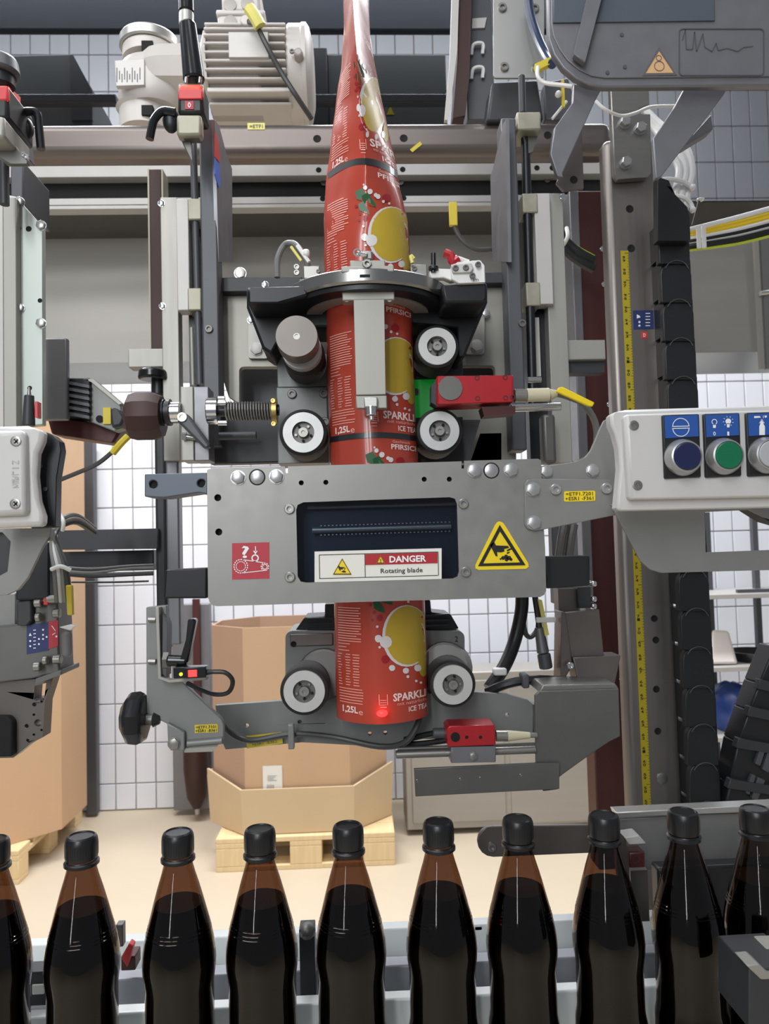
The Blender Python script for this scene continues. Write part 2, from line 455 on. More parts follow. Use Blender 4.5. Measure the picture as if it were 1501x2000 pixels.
pallet('pale wooden pallet under the tall brown box at the edge of the photo', bx1 - .47, q2.y, .9, min(.75, WY - q2.y - .06))
octabox('cardboard_box', 'taller brown cardboard box behind the grey box with two cross-slot screws', P(160, 1250, q2.y + .5).x - .55, q2.y + .03, .55, min(.72, WY - q2.y - .1), .2, .146, P(100, 800, q2.y).z, 'card', flare=False)
s = tag(G().rect(165, 850, 186, 1592, WY - .09, .05).done('steel_post', 'slate', bevel=.004), 'dark upright post beside the tallest cardboard box', 'post')
# ---- steel sheet cabinet and hanging hose end behind the bottles
t = thing('steel_cabinet', 'bare stainless cabinet standing on the floor beside the pallet', 'cabinet', 980, 1606, 3.6)
G().rect(790, 1310, 1196, 1614, 3.68, .25).done('body', 'sheet_steel', t, bevel=.006)
G().rect(802, 1330, 985, 1606, 3.674, .008).done('door', 'sheet_steel', t, bevel=.004)
G().rect(995, 1330, 1184, 1606, 3.674, .008).done('door', 'sheet_steel', t, bevel=.004)
t = thing('steel_post', 'grey upright post with a dark rubber foot beside the labelled box', 'post', 378, 1585, WY - .2)
G().rect(336, 1180, 412, 1582, WY - .12, .06).done('upright', 'slate_light', t, bevel=.004)
G().lathe([(0, 0), (.02, .0), (.05, .06), (.065, .2), (.065, .44), (0, .46)], P(384, 1578, WY - .2), (0, 0, 1)).done('foot', 'brown_dark', t)
G().lathe([(0, -.02), (.012, -.02), (.012, .01), (0, .01)], P(385, 1582, WY - .2), (0, 0, 1)).done('tip', 'silver', t)
tag(G().rect(377, 1170, 391, 1440, WY - .15, .025).done('red_strip', 'oxblood', bevel=.002), 'narrow dark red upright strip behind the grey post', 'strip')

# ---- shelf rack far behind the column
SY = 3.4
t = thing('shelf_rack', 'grey shelf rack behind the cable chain', 'shelf', 1450, 1560, SY)
for px in (1394, 1487): G().rect(px - 5, 1000, px + 5, 1600, SY + .3, .03).done('upright', 'slate', t)
for py in (1163, 1305, 1442, 1549): G().rect(1340, py - 4, 1620, py + 5, SY, .42).done('shelf', 'alu_pale', t, bevel=.002)
G().rect(1440, 1150, 1560, 1156, SY + .05, .02).done('rail', 'slate', t)
G().rect(1340, 1560, 1620, 1700, SY + .05, .3).done('base_panel', 'back_plate', t)
tag(G().blob(1428, 1384, 46, 52, .12, SY + .14, 16, 10, .06).done('plastic_bag', 'bag_blue'), 'crumpled blue plastic bag on the shelf rack', 'bag')
tag(G().add([P(1386, 1297, SY + .04), P(1440, 1297, SY + .04), P(1422, 1232, SY + .1), P(1390, 1230, SY + .1), P(1386, 1297, SY + .2), P(1440, 1297, SY + .2), P(1422, 1232, SY + .16), P(1390, 1230, SY + .16)],
            [(0, 1, 2, 3), (5, 4, 7, 6), (0, 4, 5, 1), (1, 5, 6, 2), (2, 6, 7, 3), (3, 7, 4, 0)]).done('paper_sack', 'cloth_white', bevel=.012), 'crumpled pale paper sack on the shelf rack', 'sack')
tag(G().lathe([(0, 0), (.09, 0), (.13, .07), (.125, .07), (.085, .01), (0, .01)], P(1476, 1299, SY + .16), (0, 0, 1)).done('pan', 'black_gloss'), 'black pan beside the pale paper sack', 'pan')
tag(G().blob(1417, 1523, 18, 21, .05, SY + .1, 12, 8).done('red_bundle', 'red_sticker'), 'small red bundle below the shelf rack', 'bundle')

# ================================================================== rear guard of the machine
PYN = 1.72
tag(G().rect(-90, -60, 1140, 62, 2.0, .02).done('canopy_beam', 'canopy', bevel=.01), 'dark blue-grey canopy beam along the top behind the motor', 'beam')
t = thing('dark_cabinet', 'dark grey-green cabinet with a sloped corner behind the tinted pane', 'cabinet', 90, 235, 2.2)
G().poly(shear([(25, 106), (140, 106), (180, 180), (180, 260), (25, 260)], 100), 2.2, .3).done('body', 'cabinet_dark', t, bevel=.004)
G().poly(shear([(136, 108), (142, 106), (180, 178), (180, 235), (140, 235)], 150), 2.195, .01).done('side_panel', 'slate', t)
t = thing('dark_cabinet', 'dark grey cabinet behind the tinted pane, marked with a tiny yellow triangle', 'cabinet', 750, 235, 2.2)
G().rect(640, 106, 872, 262, 2.2, .3).done('body', 'cabinet_dark', t, bevel=.004)
G().rect(608, 92, 640, 262, 2.18, .3).done('side_panel', 'slate', t, bevel=.004)
G().flat([(762, 207), (770, 224), (754, 224)], 2.198).done('warning_triangle', 'yellow', t, smooth=False)
for a, b, l in ((-40, 226, 'grey rail crossing in front of the sloped cabinet'), (612, 872, 'grey rail crossing in front of the cabinet with the tiny triangle')):
    tag(G().rect(a, 183, b, 199, 2.12, .03).done('rail', 'slate_light', bevel=.003), l, 'rail')
o = tag(G().rect(-120, -90, 1600, 398, PYN, .006).done('tinted_screen', 'tinted', smooth=False), 'grey tinted see-through guard pane above the stainless rear panel', 'pane')
t = thing('guard_railing', 'pale double frame rail of the rear guard, below the cross beam', 'frame', 620, 400, 1.62)
for a, b, c, d, m in ((-60, 1192, 320, 343, 'alu_pale'), (-60, 1192, 384, 397, 'alu_pale'), (-60, 1192, 398, 405, 'alu_pale'), (-60, 1192, 343, 384, 'void')):
    G().rect(a, c, b, d, 1.62 + (.03 if m == 'void' else 0), .03).done('rail' if m != 'void' else 'dark_gap', m, t, bevel=.001)  # set-back black strip draws the dark gap between the rails
for px, py in ((622, 332), (786, 331), (630, 388), (788, 387), (1048, 328), (1078, 328)): dark_hole(t, px, py, 1.62, 5)
for px, py in ((632, 358), (782, 357), (1068, 352)): screw(t, px, py, 1.648, 6, 'steel_dark')
t = thing('rear_sheet', 'long folded stainless panel behind the sleeve head', 'panel', 700, 745, 1.8)
def strip(y0, Y0, y1, Y1, m, nm):
    vs = []
    for px in (-90, 1620):
        xa = P(px, 560, 1.8).x
        for py, Yk in ((y0, Y0), (y1, Y1)):
            z = P(700, py, Yk).z; vs += [Vector((xa, Yk, z)), Vector((xa, Yk + .004, z))]
    return G().add(vs, [(0, 4, 6, 2), (1, 3, 7, 5), (0, 1, 5, 4), (2, 6, 7, 3), (0, 2, 3, 1), (4, 5, 7, 6)]).done(nm, m, t)
strip(398, 1.75, 461, 1.84, 'steel_dark', 'sloped_lip')  # same folded sheet; shade of its tilt put into a darker steel
strip(461, 1.84, 700, 1.80, 'sheet_steel', 'sheet')
strip(700, 1.80, 742, 1.76, 'steel_bright', 'lower_lip')
for a, l in ((304, 'dark brown upright post of the rear guard between the two pale bays'),):
    t = thing('guard_post', l, 'post', a, 690, 1.5)
    G().rect(a - 13, 330, a + 13, 690, 1.5, .04).done('upright', 'brown_dark', t, bevel=.002)
    for e in (-14, 13): G().rect(a + e, 330, a + e + 3, 690, 1.498, .044).done('edge_strip', 'alu_patch', t)
t = thing('guard_post', 'dark maroon upright with bright screws beside the column', 'post', 1165, 1600, 1.3)
G().rect(1144, 372, 1210, 1700, 1.3, .05).done('upright', 'oxblood', t, bevel=.003)
G().rect(1128, 372, 1146, 1260, 1.29, .05).done('edge_strip', 'slate_light', t, bevel=.002)
for py in (487, 556, 790, 1325, 1404, 1472): screw(t, 1176 + (py - 487) * .045, py, 1.3, 6, 'chrome')

# cross beam
t = thing('cross_beam', 'square stainless cross beam carrying the white gear motor', 'beam', 640, 325, 1.15)
G().rect(-60, 237, 1196, 300, 1.15, .045).done('tube', 'steel_warm', t, bevel=.014, seg=4)
for px, py in ((619, 271), (788, 270), (1069, 264)): dark_hole(t, px, py, 1.15, 7)
s = G().rect(483, 240, 517, 253, 1.1492, .0008).done('sticker', 'yellow_pale', t)
g = G(); text(g, '=ETF1', 500, 246.5, 26, 7, 1.1486); g.done('lettering', 'print_grey', s, smooth=False, recalc=False)
G().poly([(800, 292), (820, 276), (824, 282), (805, 297)], 1.1492, .0008).done('sticker', 'yellow_tag', t)

# ================================================================== gear motor
Y = 1.22
t = thing('gear_motor', 'white cast gear motor with cooling fins on the cross beam', 'motor', 420, 236, Y + .05)
ay = Y + .07; az = P(515, 150, ay).z
def mx(px): return P(px, 150, ay).x
k = L(1, ay)
G().lathe([(0, 0), (84 * k, 0), (86 * k, 4 * k), (86 * k, (515 - 420) * 2 * k * .5 + 5 * k), (84 * k, 100 * k), (84 * k, 104 * k), (0, 104 * k)], (mx(414), ay, az), (1, 0, 0), 40).done('motor_core', 'cast_grey', t)
for i, (py, up) in enumerate(((66, 0), (80, 0), (95, 0), (112, 0), (128, 0), (142, 0), (155, 0), (168, 0), (182, 0), (196, 0), (208, 0), (220, 0))):
    z = P(465, py, ay - .05).z; dz = abs(z - az); r = 92 * k
    if dz < r:
        half = math.sqrt(r * r - dz * dz)
        th = 2.6 * k if py != 182 else 5 * k
        G().box(mx(416), mx(566 if py < 170 else 572), ay - half - 7 * k, ay + half, z - th, z + th).done('fin', 'cast_white', t, bevel=.002)
G().lathe([(0, 0), (88 * k, 0), (90 * k, 3 * k), (90 * k, 26 * k), (92 * k, 28 * k), (92 * k, 36 * k), (84 * k, 42 * k), (60 * k, 48 * k), (0, 48 * k)], (mx(566), ay, az), (1, 0, 0), 40).done('fan_cowl', 'cast_white', t)
G().rect(446, 62, 524, 112, ay - 101 * k, .02).done('nameplate', 'alu_pale', t, bevel=.001)
G().rect(424, 22, 514, 58, ay - .062, .08).done('terminal_box', 'cast_white', t, bevel=.006)
G().rect(432, -30, 508, 22, ay - .055, .07).done('terminal_lid', 'cast_white', t, bevel=.006)
G().rect(421, 18, 517, 28, ay - .066, .088).done('lid_rim', 'cast_white', t, bevel=.003)
for px, py in ((450, 43), (449, 10), (483, 8)): G().ylathe(px, py, ay - .062 if py > 30 else ay - .055, [(13, 0), (13, 2), (10, 2.5), (0, 2.5)], 24).done('knockout', 'cast_grey', t)
G().disc(479, 38, 11, ay - .08, .02).done('cable_gland', 'cast_white', t, bevel=.002)
G().disc(582, 100, 9, ay - .095, .02).done('boss', 'cast_grey', t, bevel=.003)
screw(t, 570, 101, ay - .09, 5, 'steel_dark')
# gearbox
gx, gz = P(296, 150, ay).x, P(296, 160, ay).z
def lz(prof, px, py, m, nm, n=36): return G().lathe([(r * k, h * k) for r, h in prof], P(px, py, ay), (0, 0, 1), n).done(nm, m, t)
lz([(0, 0), (56, 0), (58, 3), (58, 18), (56, 21), (0, 21)], 293, 101, 'steel_bright', 'flange')
lz([(0, 0), (52, 0), (52, 22), (0, 22)], 293, 123, 'cast_white', 'flange_seat')
for px, py in ((287, 88), (287, 214)): G().rect(px - 11, py - 9, px + 11, py + 10, ay - 53.5 * k, .012).done('slot', 'void', t)
lz([(0, 0), (55, 0), (62, 8), (66, 22), (66, 74), (60, 86), (0, 86)], 300, 222, 'cast_white', 'gearbox')
lz([(0, 0), (50, 0), (50, 40), (56, 46), (0, 46)], 285, 262, 'cast_white', 'foot')
G().lathe([(0, -4 * k), (26 * k, 0), (40 * k, 22 * k), (44 * k, 40 * k), (46 * k, 120 * k), (66 * k, 128 * k), (66 * k, 134 * k), (0, 134 * k)], (mx(286), ay - .03, P(300, 158, ay).z), (1, 0, 0), 8).done('bevel_housing', 'cast_white', t)
G().poly([(224, 118), (282, 114), (282, 166), (226, 168)], ay - 70 * k, .01).done('name_label', 'alu_pale', t, bevel=.001)
g = G(); [g.line(228 + i * 5, 132 + (i % 3) * 6, 228 + i * 5, 160 - (i % 2) * 5, 1.6, ay - 70 * k - .0005) for i in range(10)]
g.done('lettering', 'print_grey', t, smooth=False, recalc=False)
cable('motor_cable', 'grey cable running down from the gear motor with a yellow tag', [(486, 42, ay - .1), (500, 50, ay - .115), (520, 88, ay - .115), (548, 140, ay - .1), (580, 190, ay - .09), (608, 232, ay - .06)], .0045, 'cable_dark_grey')
o = bpy.data.objects['motor_cable']
G().tube([(486, 16, ay - .128), (497, 32, ay - .128), (508, 52, ay - .125)], .010, 8).done('tag', 'yellow_pale', o)

# ================================================================== crank handle with position indicator
Y = .80
t = thing('position_indicator', 'red and black position indicator with digit window under a black crank handle', 'indicator', 370, 268, Y)
G().rect(346, 160, 397, 222, Y, .035).done('body', 'black', t, bevel=.004)
G().rect(347, 162, 396, 193, Y - .001, .037).done('red_cap', 'red_orange', t, bevel=.004)
G().rect(348, 173, 394, 193, Y - .002, .01).done('red_front', 'red', t, bevel=.001)
s = G().rect(361, 197, 378, 213, Y - .0012, .002).done('digit_window', 'red_sticker', t)
g = G(); text(g, '0', 369.5, 205, 6, 11, Y - .0018); g.done('digit', 'print_white', s, smooth=False, recalc=False)
G().rect(344, 223, 393, 264, Y - .003, .015).done('clamp_block', 'alu_patch', t, bevel=.003)
G().rect(356, 264, 390, 269, Y + .002, .012).done('under_plate', 'steel_dark', t, bevel=.001)
G().poly([(352, 270), (372, 272), (376, 318), (366, 300)], Y + .01, .01).done('side_bracket', 'steel_dark', t, bevel=.001)
t = thing('hand_crank', 'long black crank handle above the red position indicator', 'handle', 375, 160, Y)
G().cyl(P(379, 160, Y + .02), P(366, 45, Y + .02), L(22, Y), L(17, Y)).done('arm', 'black_gloss', t, bevel=.003)
G().cyl(P(364, 50, Y + .02), P(364, 26, Y + .02), L(15, Y)).done('collar', 'steel_bright', t, bevel=.001)
G().cyl(P(364, 26, Y + .02), P(362, -40, Y + .02), L(15.5, Y)).done('grip', 'black_gloss', t, bevel=.002)
for px in (364, 391): G().cyl(P(px, 152, Y + .01), P(px - 1, 163, Y + .01), L(4, Y)).done('pin', 'chrome', t)
def clamp_lever(label, pts, hub, Yc):
    t = thing('clamp_lever', label, 'lever', hub[0], hub[1], Yc)
    a = G().tube([(px, py, Yc) for px, py in pts], L(8, Yc), 10).done('lever', 'black_gloss', t)
    G().blob(hub[0], hub[1], hub[2], hub[3], L(hub[2], Yc) * .8, Yc + .008, 14, 8).done('hub', 'black', t)
    return t
clamp_lever('black bent clamp lever beside the silver clamp block', [(342, 219), (318, 217), (302, 232), (296, 252), (292, 272)], (334, 235, 17, 26), Y + .005)
# neighbour head: knob, indicator, lever and bracket
t = thing('position_indicator', 'cropped red indicator block below a grey ribbed knob', 'indicator', 10, 230, .74)
G().rect(-40, 164, 16, 232, .74, .06).done('body', 'black', t, bevel=.004)
G().rect(-40, 166, 15, 196, .739, .03).done('red_front', 'red', t, bevel=.002)
vs = [P(16, 168, .74), P(40, 190, .85), P(40, 208, .85), P(30, 215, .82), P(16, 198, .74)]
G().add(vs + [v + Vector((-.006, .004, 0)) for v in vs], [(0, 1, 2, 3, 4), (9, 8, 7, 6, 5)] + [(i, (i + 1) % 5, 5 + (i + 1) % 5, 5 + i) for i in range(5)]).done('red_side', 'red_orange', t)
G().rect(-40, 226, 8, 268, .735, .06).done('clamp_block', 'alu', t, bevel=.003)
G().cyl(P(4, 168, .76), P(4, 146, .76), L(24, .76)).done('neck', 'black', t)
G().cyl(P(0, 149, .76), P(0, 114, .76), L(38, .76), L(32, .76), 28).done('knob', 'slate', t, bevel=.004)
clamp_lever('black clamp lever hanging beside the cropped red indicator', [(30, 222), (56, 218), (72, 222), (76, 250), (80, 292)], (48, 252, 18, 24), .78)
t = thing('support_bracket', 'folded grey bracket under the cropped red indicator', 'bracket', 30, 315, .76)
G().poly([(-30, 258), (8, 258), (54, 312), (54, 320), (18, 320), (-30, 292)], .76, .006).done('plate', 'steel_dark', t, bevel=.001)
G().poly([(20, 246), (48, 252), (54, 310), (20, 272)], .80, .02).done('web', 'slate', t, bevel=.002)
for px, py in ((11, 256), (46, 302), (52, 306)): screw(t, px, py, .76, 5, 'chrome')
tag(G().cyl(P(8, 290, .80), P(9, 400, .80), L(9, .8)).done('guide_rod', 'charcoal'), 'short dark guide rod below the cropped red indicator', 'rod')
tag(G().rect(20, 312, 45, 400, .9, .08).done('slide_bar', 'slate', bevel=.002), 'short dark slide bar behind the cropped guide rod', 'bar')
# ================================================================== linear guides either side of the film
def side_plate(front, xs, pts2, Y0, name, label, cat='plate', m='slate', ms='slate_light'):
    pass
# --- guide at x 316..455
t = thing('slide_column', 'dark slide column on the red indicator side with a sloped side plate', 'column', 412, 700, .86)
G().rect(393, 232, 426, 872, .86, .03).done('front_bar', 'slate', t, bevel=.002)
xr_ = P(426, 552, .86).x + .0004
def sidepoly(t, x, pts, m, nm='side_plate', th=.004, sgn=1):
    vs = []
    for px, py in pts:
        d = ray(px, py); tt = (x - CAM.x) / d.x; p = CAM + d * tt; vs.append(Vector((x, p.y, p.z)))
    n = len(vs); vs += [v + Vector((-th * sgn, 0, 0)) for v in vs]
    return G().add(vs, [tuple(range(n)), tuple(range(2 * n - 1, n - 1, -1))] + [(i, (i + 1) % n, n + (i + 1) % n, n + i) for i in range(n)]).done(nm, m, t)
sidepoly(t, xr_, [(419, 234), (428, 246), (442, 300), (453, 330), (454, 512), (427, 512)], 'slate_light')
s = sidepoly(t, xr_ + .0012, [(420, 256), (426, 272), (430, 305), (429, 318), (420, 306)], 'red', 'red_decal', .001)
s = sidepoly(t, xr_ + .0012, [(420, 309), (429, 322), (431, 362), (427, 366), (420, 340)], 'blue_bright', 'blue_decal', .001)
screw(t, 408, 643, .86, 8, 'steel_dark')
t = thing('guide_rod', 'dark vertical guide rod beside the pale rail with the white strip', 'rod', 381, 740, .885)
G().cyl(P(377, 268, .885), P(390, 750, .885), L(7, .885)).done('rod', 'slate', t)
G().rect(368, 430, 398, 760, .905, .02).done('backing', 'black_anod', t)
G().cyl(P(374, 640, .89), P(377, 752, .89), L(4, .89)).done('thin_rod', 'alu', t)
t = thing('guide_rail', 'pale aluminium guide rail with a white strip and small grey blocks', 'rail', 335, 1100, .89)
G().rect(316, 385, 349, 900, .89, .02).done('bar', 'alu', t, bevel=.001)
G().rect(345, 388, 369, 606, .88, .02).done('white_strip', 'alu_pale', t, bevel=.001)
for b, d in ((387, 429), (562, 606)): G().rect(366, b, 393, d, .878, .03).done('block', 'alu_patch', t, bevel=.0015)
for py in (397, 598): hexbolt(t, 315 + (py - 397) * .01, py, .89, 6, 'chrome')
G().rect(250, 681, 322, 717, .9, .02).done('cross_strip', 'alu', t, bevel=.001)
tag(G().rect(302, 720, 325, 1270, .93, .03).done('guide_post', 'charcoal', bevel=.004), 'dark vertical post behind the handwheel and pale guide rail', 'post')
tag(G().rect(325, 860, 350, 1260, .90, .02).done('guide_post', 'slate_light', bevel=.002), 'grey flat post continuing under the pale guide rail', 'post')
t = thing('hand_clamp', 'black clamp knob on a stub above the handwheel', 'knob', 305, 770, .9)
G().cyl(P(309, 770, .9), P(309, 740, .9), L(13, .9)).done('stub', 'black', t)
G().cyl(P(298, 742, .89), P(298, 722, .89), L(28, .9), L(26, .9), 20).done('grip', 'black_gloss', t, bevel=.003)
screw(t, 299, 730, .89 - L(27, .9) + .004, 5, 'steel_bright')

# --- mirrored guide at x 960..1105
t = thing('slide_column', 'dark slide column on the cable chain side with a sloped side plate', 'column', 1000, 700, .86)
G().rect(989, 230, 1018, 880, .86, .03).done('front_bar', 'slate', t, bevel=.002)
xl_ = P(989, 555, .86).x - .0004
sidepoly(t, xl_, [(987, 233), (982, 242), (962, 330), (957, 345), (961, 510), (992, 512)], 'slate_light', sgn=-1)
screw(t, 1019, 632, .86, 8, 'steel_dark')
t = thing('guide_rod', 'dark vertical guide rod under the silver block near the column', 'rod', 1025, 780, .885)
G().cyl(P(1018, 148, .885), P(1020, 222, .885), L(7, .885)).done('thin_rod', 'charcoal', t, bevel=.001)
G().cyl(P(1025, 255, .885), P(1040, 790, .885), L(9, .885)).done('rod', 'black_anod', t)
G().rect(1028, 430, 1078, 905, .91, .02).done('backing', 'black_anod', t)
G().rect(1044, 620, 1054, 735, .90, .008).done('pale_strip', 'alu_pale', t)
G().rect(1009, 218, 1056, 253, .865, .04).done('top_block', 'alu_patch', t, bevel=.002)
G().poly([(1018, 258), (1052, 258), (1040, 296), (1030, 300)], .88, .008).done('gusset', 'steel_dark', t)
t = thing('guide_rail', 'pale aluminium guide rail on the cable chain side with a white strip', 'rail', 1090, 1100, .89)
G().rect(1071, 377, 1108, 905, .89, .02).done('bar', 'alu', t, bevel=.001)
G().rect(1046, 377, 1077, 594, .88, .02).done('white_strip', 'alu_pale', t, bevel=.001)
for b, d in ((377, 415), (551, 597)): G().rect(1020 + (b - 377) * .04, b, 1050 + (b - 377) * .03, d, .878, .03).done('block', 'alu_patch', t, bevel=.0015)
hexbolt(t, 1098, 386, .89, 7, 'chrome')
G().rect(1104, 664, 1182, 702, .9, .02).done('cross_strip', 'alu', t, bevel=.001)
G().rect(1106, 704, 1180, 728, .91, .02).done('dark_strip', 'charcoal', t)  # charcoal strip below the cross strip
tag(G().rect(1092, 900, 1128, 1200, .94, .02).done('guide_post', 'slate_light', bevel=.002), 'grey flat post under the guide rail behind the cutter bracket', 'post')
tag(G().rect(1076, 830, 1094, 1180, .93, .02).done('guide_post', 'slate', bevel=.002), 'slim dark post behind the red sensor cable', 'post')

# ================================================================== back plates and carriers
t = thing('back_plate', 'grey carrier plate with a square cut-out behind the spring spindle', 'plate', 530, 900, .9)
G().plate(shear([(426, 568), (700, 568), (700, 905), (640, 905), (640, 800), (500, 800), (470, 790), (446, 772), (436, 740), (430, 700)], 560),
          [rr(468, 717, 560, 791, 8)], .9, .012).done('plate', 'back_plate', t, bevel=.001)
G().rect(424, 541, 590, 569, .885, .03).done('top_bar', 'charcoal', t, bevel=.001)
hexbolt(t, 469, 534, .9, 11, 'steel_bright', h=6)
G().plate(rr(484, 610, 524, 700, 6), [], .893, .006).done('hinge_plate', 'alu', t, bevel=.001)
hexbolt(t, 501, 682, .893, 12, 'alu_pale')
hexbolt(t, 490, 625, .893, 7, 'silver')
G().rect(462, 712, 560, 800, .97, .02).done('dark_recess', 'slate', t)
t = thing('back_plate', 'grey carrier plate behind the red sensor block', 'plate', 950, 900, .9)
G().plate(shear([(760, 548), (1006, 548), (1008, 905), (760, 905)], 900), [rr(888, 715, 966, 748, 8), shear([(936, 845), (980, 845), (980, 905), (915, 905)], 950)], .9, .012).done('plate', 'back_plate', t, bevel=.001)
G().rect(940, 531, 1004, 553, .885, .03).done('top_bar', 'charcoal', t, bevel=.001)
G().plate(rr(908, 605, 946, 692, 6), [], .893, .006).done('hinge_plate', 'alu', t, bevel=.001)
hexbolt(t, 930, 676, .893, 12, 'alu_pale')
hexbolt(t, 948, 612, .893, 8, 'silver')
tag(G().rect(880, 700, 980, 920, .97, .01).done('rear_black_plate', 'black', bevel=.001), 'black plate behind the cut-outs of the carrier on the red sensor side', 'plate')  # black sheet set behind the carrier cut-outs

t = thing('roller_block', 'grey machined block carrying the knurled knob roller', 'block', 592, 900, .84)
G().rect(541, 690, 640, 756, .84, .05).done('upper_block', 'plate_grey', t, bevel=.001)
G().rect(541, 756, 640, 905, .838, .05).done('lower_block', 'plate_grey', t, bevel=.001)
for px, py in ((570, 770), (632, 769), (634, 824)): screw(t, px, py, .838, 9, 'steel_dark')
t = thing('roller_block', 'dark machined block carrying the two rollers beside the red sensor', 'block', 850, 900, .84)
G().rect(806, 590, 902, 740, .84, .06).done('upper_block', 'charcoal', t, bevel=.001)
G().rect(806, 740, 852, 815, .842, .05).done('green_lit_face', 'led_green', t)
G().rect(806, 815, 905, 905, .84, .06).done('lower_block', 'charcoal', t, bevel=.001)
screw(t, 812, 766, .842, 7, 'steel_dark')
G().poly([(905, 820), (938, 820), (912, 905), (880, 905)], .85, .02).done('gusset', 'slate', t)
for nm, lab, pts, bx in (('ring_bracket', 'black support arm holding the film ring beside the knurled knob', [(481, 562), (600, 560), (655, 575), (655, 640), (560, 640), (530, 692), (512, 680), (481, 600)], None),
                         ('ring_bracket', 'black support arm holding the film ring under the red toggle clamp', [(790, 575), (865, 556), (952, 553), (952, 590), (906, 700), (893, 700), (893, 640), (800, 630)], None)):
    t = thing(nm, lab, 'arm', pts[0][0], pts[-1][1], .80)
    G().poly(pts, .79, .06).done('web', 'black_anod', t, bevel=.003)
    xs = [p[0] for p in pts]
    if nm and min(xs) < 600: G().poly([(481, 561), (602, 559), (602, 578), (560, 590), (481, 590)], .738, .05).done('flange', 'black_anod', t, bevel=.003)
    else: G().poly([(860, 556), (952, 552), (952, 584), (944, 592), (866, 592)], .738, .05).done('flange', 'black_anod', t, bevel=.003)
hexbolt(bpy.data.objects['ring_bracket'], 518, 556, .80, 6, 'chrome')

# ================================================================== film tube
FY = .80
TAB = [(-40, 672, 721, 688, 1.0), (0, 671, 721, 687, 1.0), (67, 670, 721, 688, 1.0), (133, 666, 733, 692, 1.02), (167, 661, 740, 695, 1.05), (233, 651, 753, 700, 1.1), (300, 643, 768, 707, 1.2),
       (345, 638, 778, 711, 1.18), (367, 636, 781, 713, 1.25), (400, 633, 788, 714, 1.38), (433, 632, 796, 716, 1.55), (500, 632, 800, 717, 1.85), (560, 634, 803, 719, 2), (700, 638, 807, 723, 2), (800, 641, 811, 726, 2),
       (900, 645, 816, 731, 2), (1060, 649, 824, 737, 1.9), (1180, 652, 829, 741, 1.8), (1250, 653, 832, 742, 1.75), (1330, 655, 834, 744, 1.75), (1396, 657, 836, 745, 1.75)]
R0 = L(84, FY)
ROWS = []
for y, a, b, f, p in TAB:
    Z = P((a + b) / 2, y, FY).z; xa, xb = P(a, y, FY).x, P(b, y, FY).x
    hw = (xb - xa) / 2
    dep = math.sqrt(max((pi / 2 * R0) ** 2 - hw * hw, 0)) if p <= 1.05 else None
    ROWS.append([Z, xa, xb, P(f, y, FY).x, p, dep, hw])
for r in ROWS:      # depth shrinks from the flat fold to the round tube while the girth stays about the same
    if r[5] is None:
        tt = min(1, (r[4] - 1.05) / .9); r[5] = (1 - tt) * math.sqrt((pi / 2 * R0) ** 2 - r[6] ** 2) * .8 + tt * R0
    if r[0] < P(740, 1100, FY).z: r[5] = R0 * .92
def row(Z):
    if Z >= ROWS[0][0]: return ROWS[0]
    for a, b in zip(ROWS, ROWS[1:]):
        if b[0] <= Z <= a[0]:
            t = (a[0] - Z) / (a[0] - b[0]); return [a[i] * (1 - t) + b[i] * t for i in range(7)]
    return ROWS[-1]
def film_at(Z, u, out=0.0):      # u from -1 (one side edge) over 0 (front) to 1
    Zr, xa, xb, xf, p, dep, hw = row(Z)
    th = abs(u) * pi / 2; s = sin(th) ** (2 / p); c = abs(cos(th)) ** (2 / p) if abs(u) <= 1 else -abs(cos(th)) ** (2 / p)
    wd = (xf - xa) if u < 0 else (xb - xf)
    X = xf + (1 if u > 0 else -1) * (wd + out) * s; Yv = FY - (dep + out) * c
    return Vector((X, Yv, Z))
def film_px(px, py, out=.0006):
    Yg = FY - .03
    for _ in range(6):
        q = P(px, py, Yg); Zr, xa, xb, xf, p, dep, hw = row(q.z)
        s = (xf - q.x) / (xf - xa) if q.x < xf else (q.x - xf) / (xb - xf)
        s = min(max(s, 0), .992); c = (1 - s ** p) ** (1 / p); Yg = FY - dep * c
    q = P(px, py, Yg)
    d = (CAM - q).normalized()
    return q + d * out
film = G(); NU, NZ = 64, 150
zt_, zb_ = ROWS[0][0], ROWS[-1][0]
for i in range(NZ + 1):
    Z = zt_ + (zb_ - zt_) * i / NZ
    for k in range(NU):
        u = -2 + 4 * k / NU
        wz = .0006 * sin(Z * 90 + u * 5) * sin(Z * 37 - u * 3) if Z > P(700, 480, FY).z else 0
        film.v.append(film_at(Z, u, wz) if abs(u) <= 1 else Vector((0, 0, 0)))
        if abs(u) > 1:
            m_ = (2 - abs(u)) * (1 if u > 0 else -1); q_ = film_at(Z, m_, wz); film.v[-1] = Vector((q_.x, 2 * FY - q_.y, Z))
for i in range(NZ):
    for k in range(NU):
        film.f.append([i * NU + k, i * NU + (k + 1) % NU, (i + 1) * NU + (k + 1) % NU, (i + 1) * NU + k])
FT = film.done('film_sleeve', 'film', recalc=True)
tag(FT, 'red printed film tube running down through the ring, lemon slices and white lettering on it', 'film')
def fprint(name, m, g): return g.done(name, m, FT, smooth=True, recalc=False)
def fx(py, f):
    for a, b in zip(TAB, TAB[1:]):
        if a[0] <= py <= b[0]:
            t = (py - a[0]) / (b[0] - a[0]); xa = a[1] + (b[1] - a[1]) * t; xb = a[2] + (b[2] - a[2]) * t; return xa + (xb - xa) * f
    return TAB[-1][1]
def curve_dy(py, f, amp):      # rows bow with the tube: seen from above they sag in the middle, from below they rise
    return amp * (1 - (2 * f - 1) ** 2)
def amp_at(py): return (py - 1066) / F * 78      # bow in pixels
def q_(f, py):
    return fx(py, f), py + curve_dy(py, f, amp_at(py)) * .75 + (f - .5) * -3
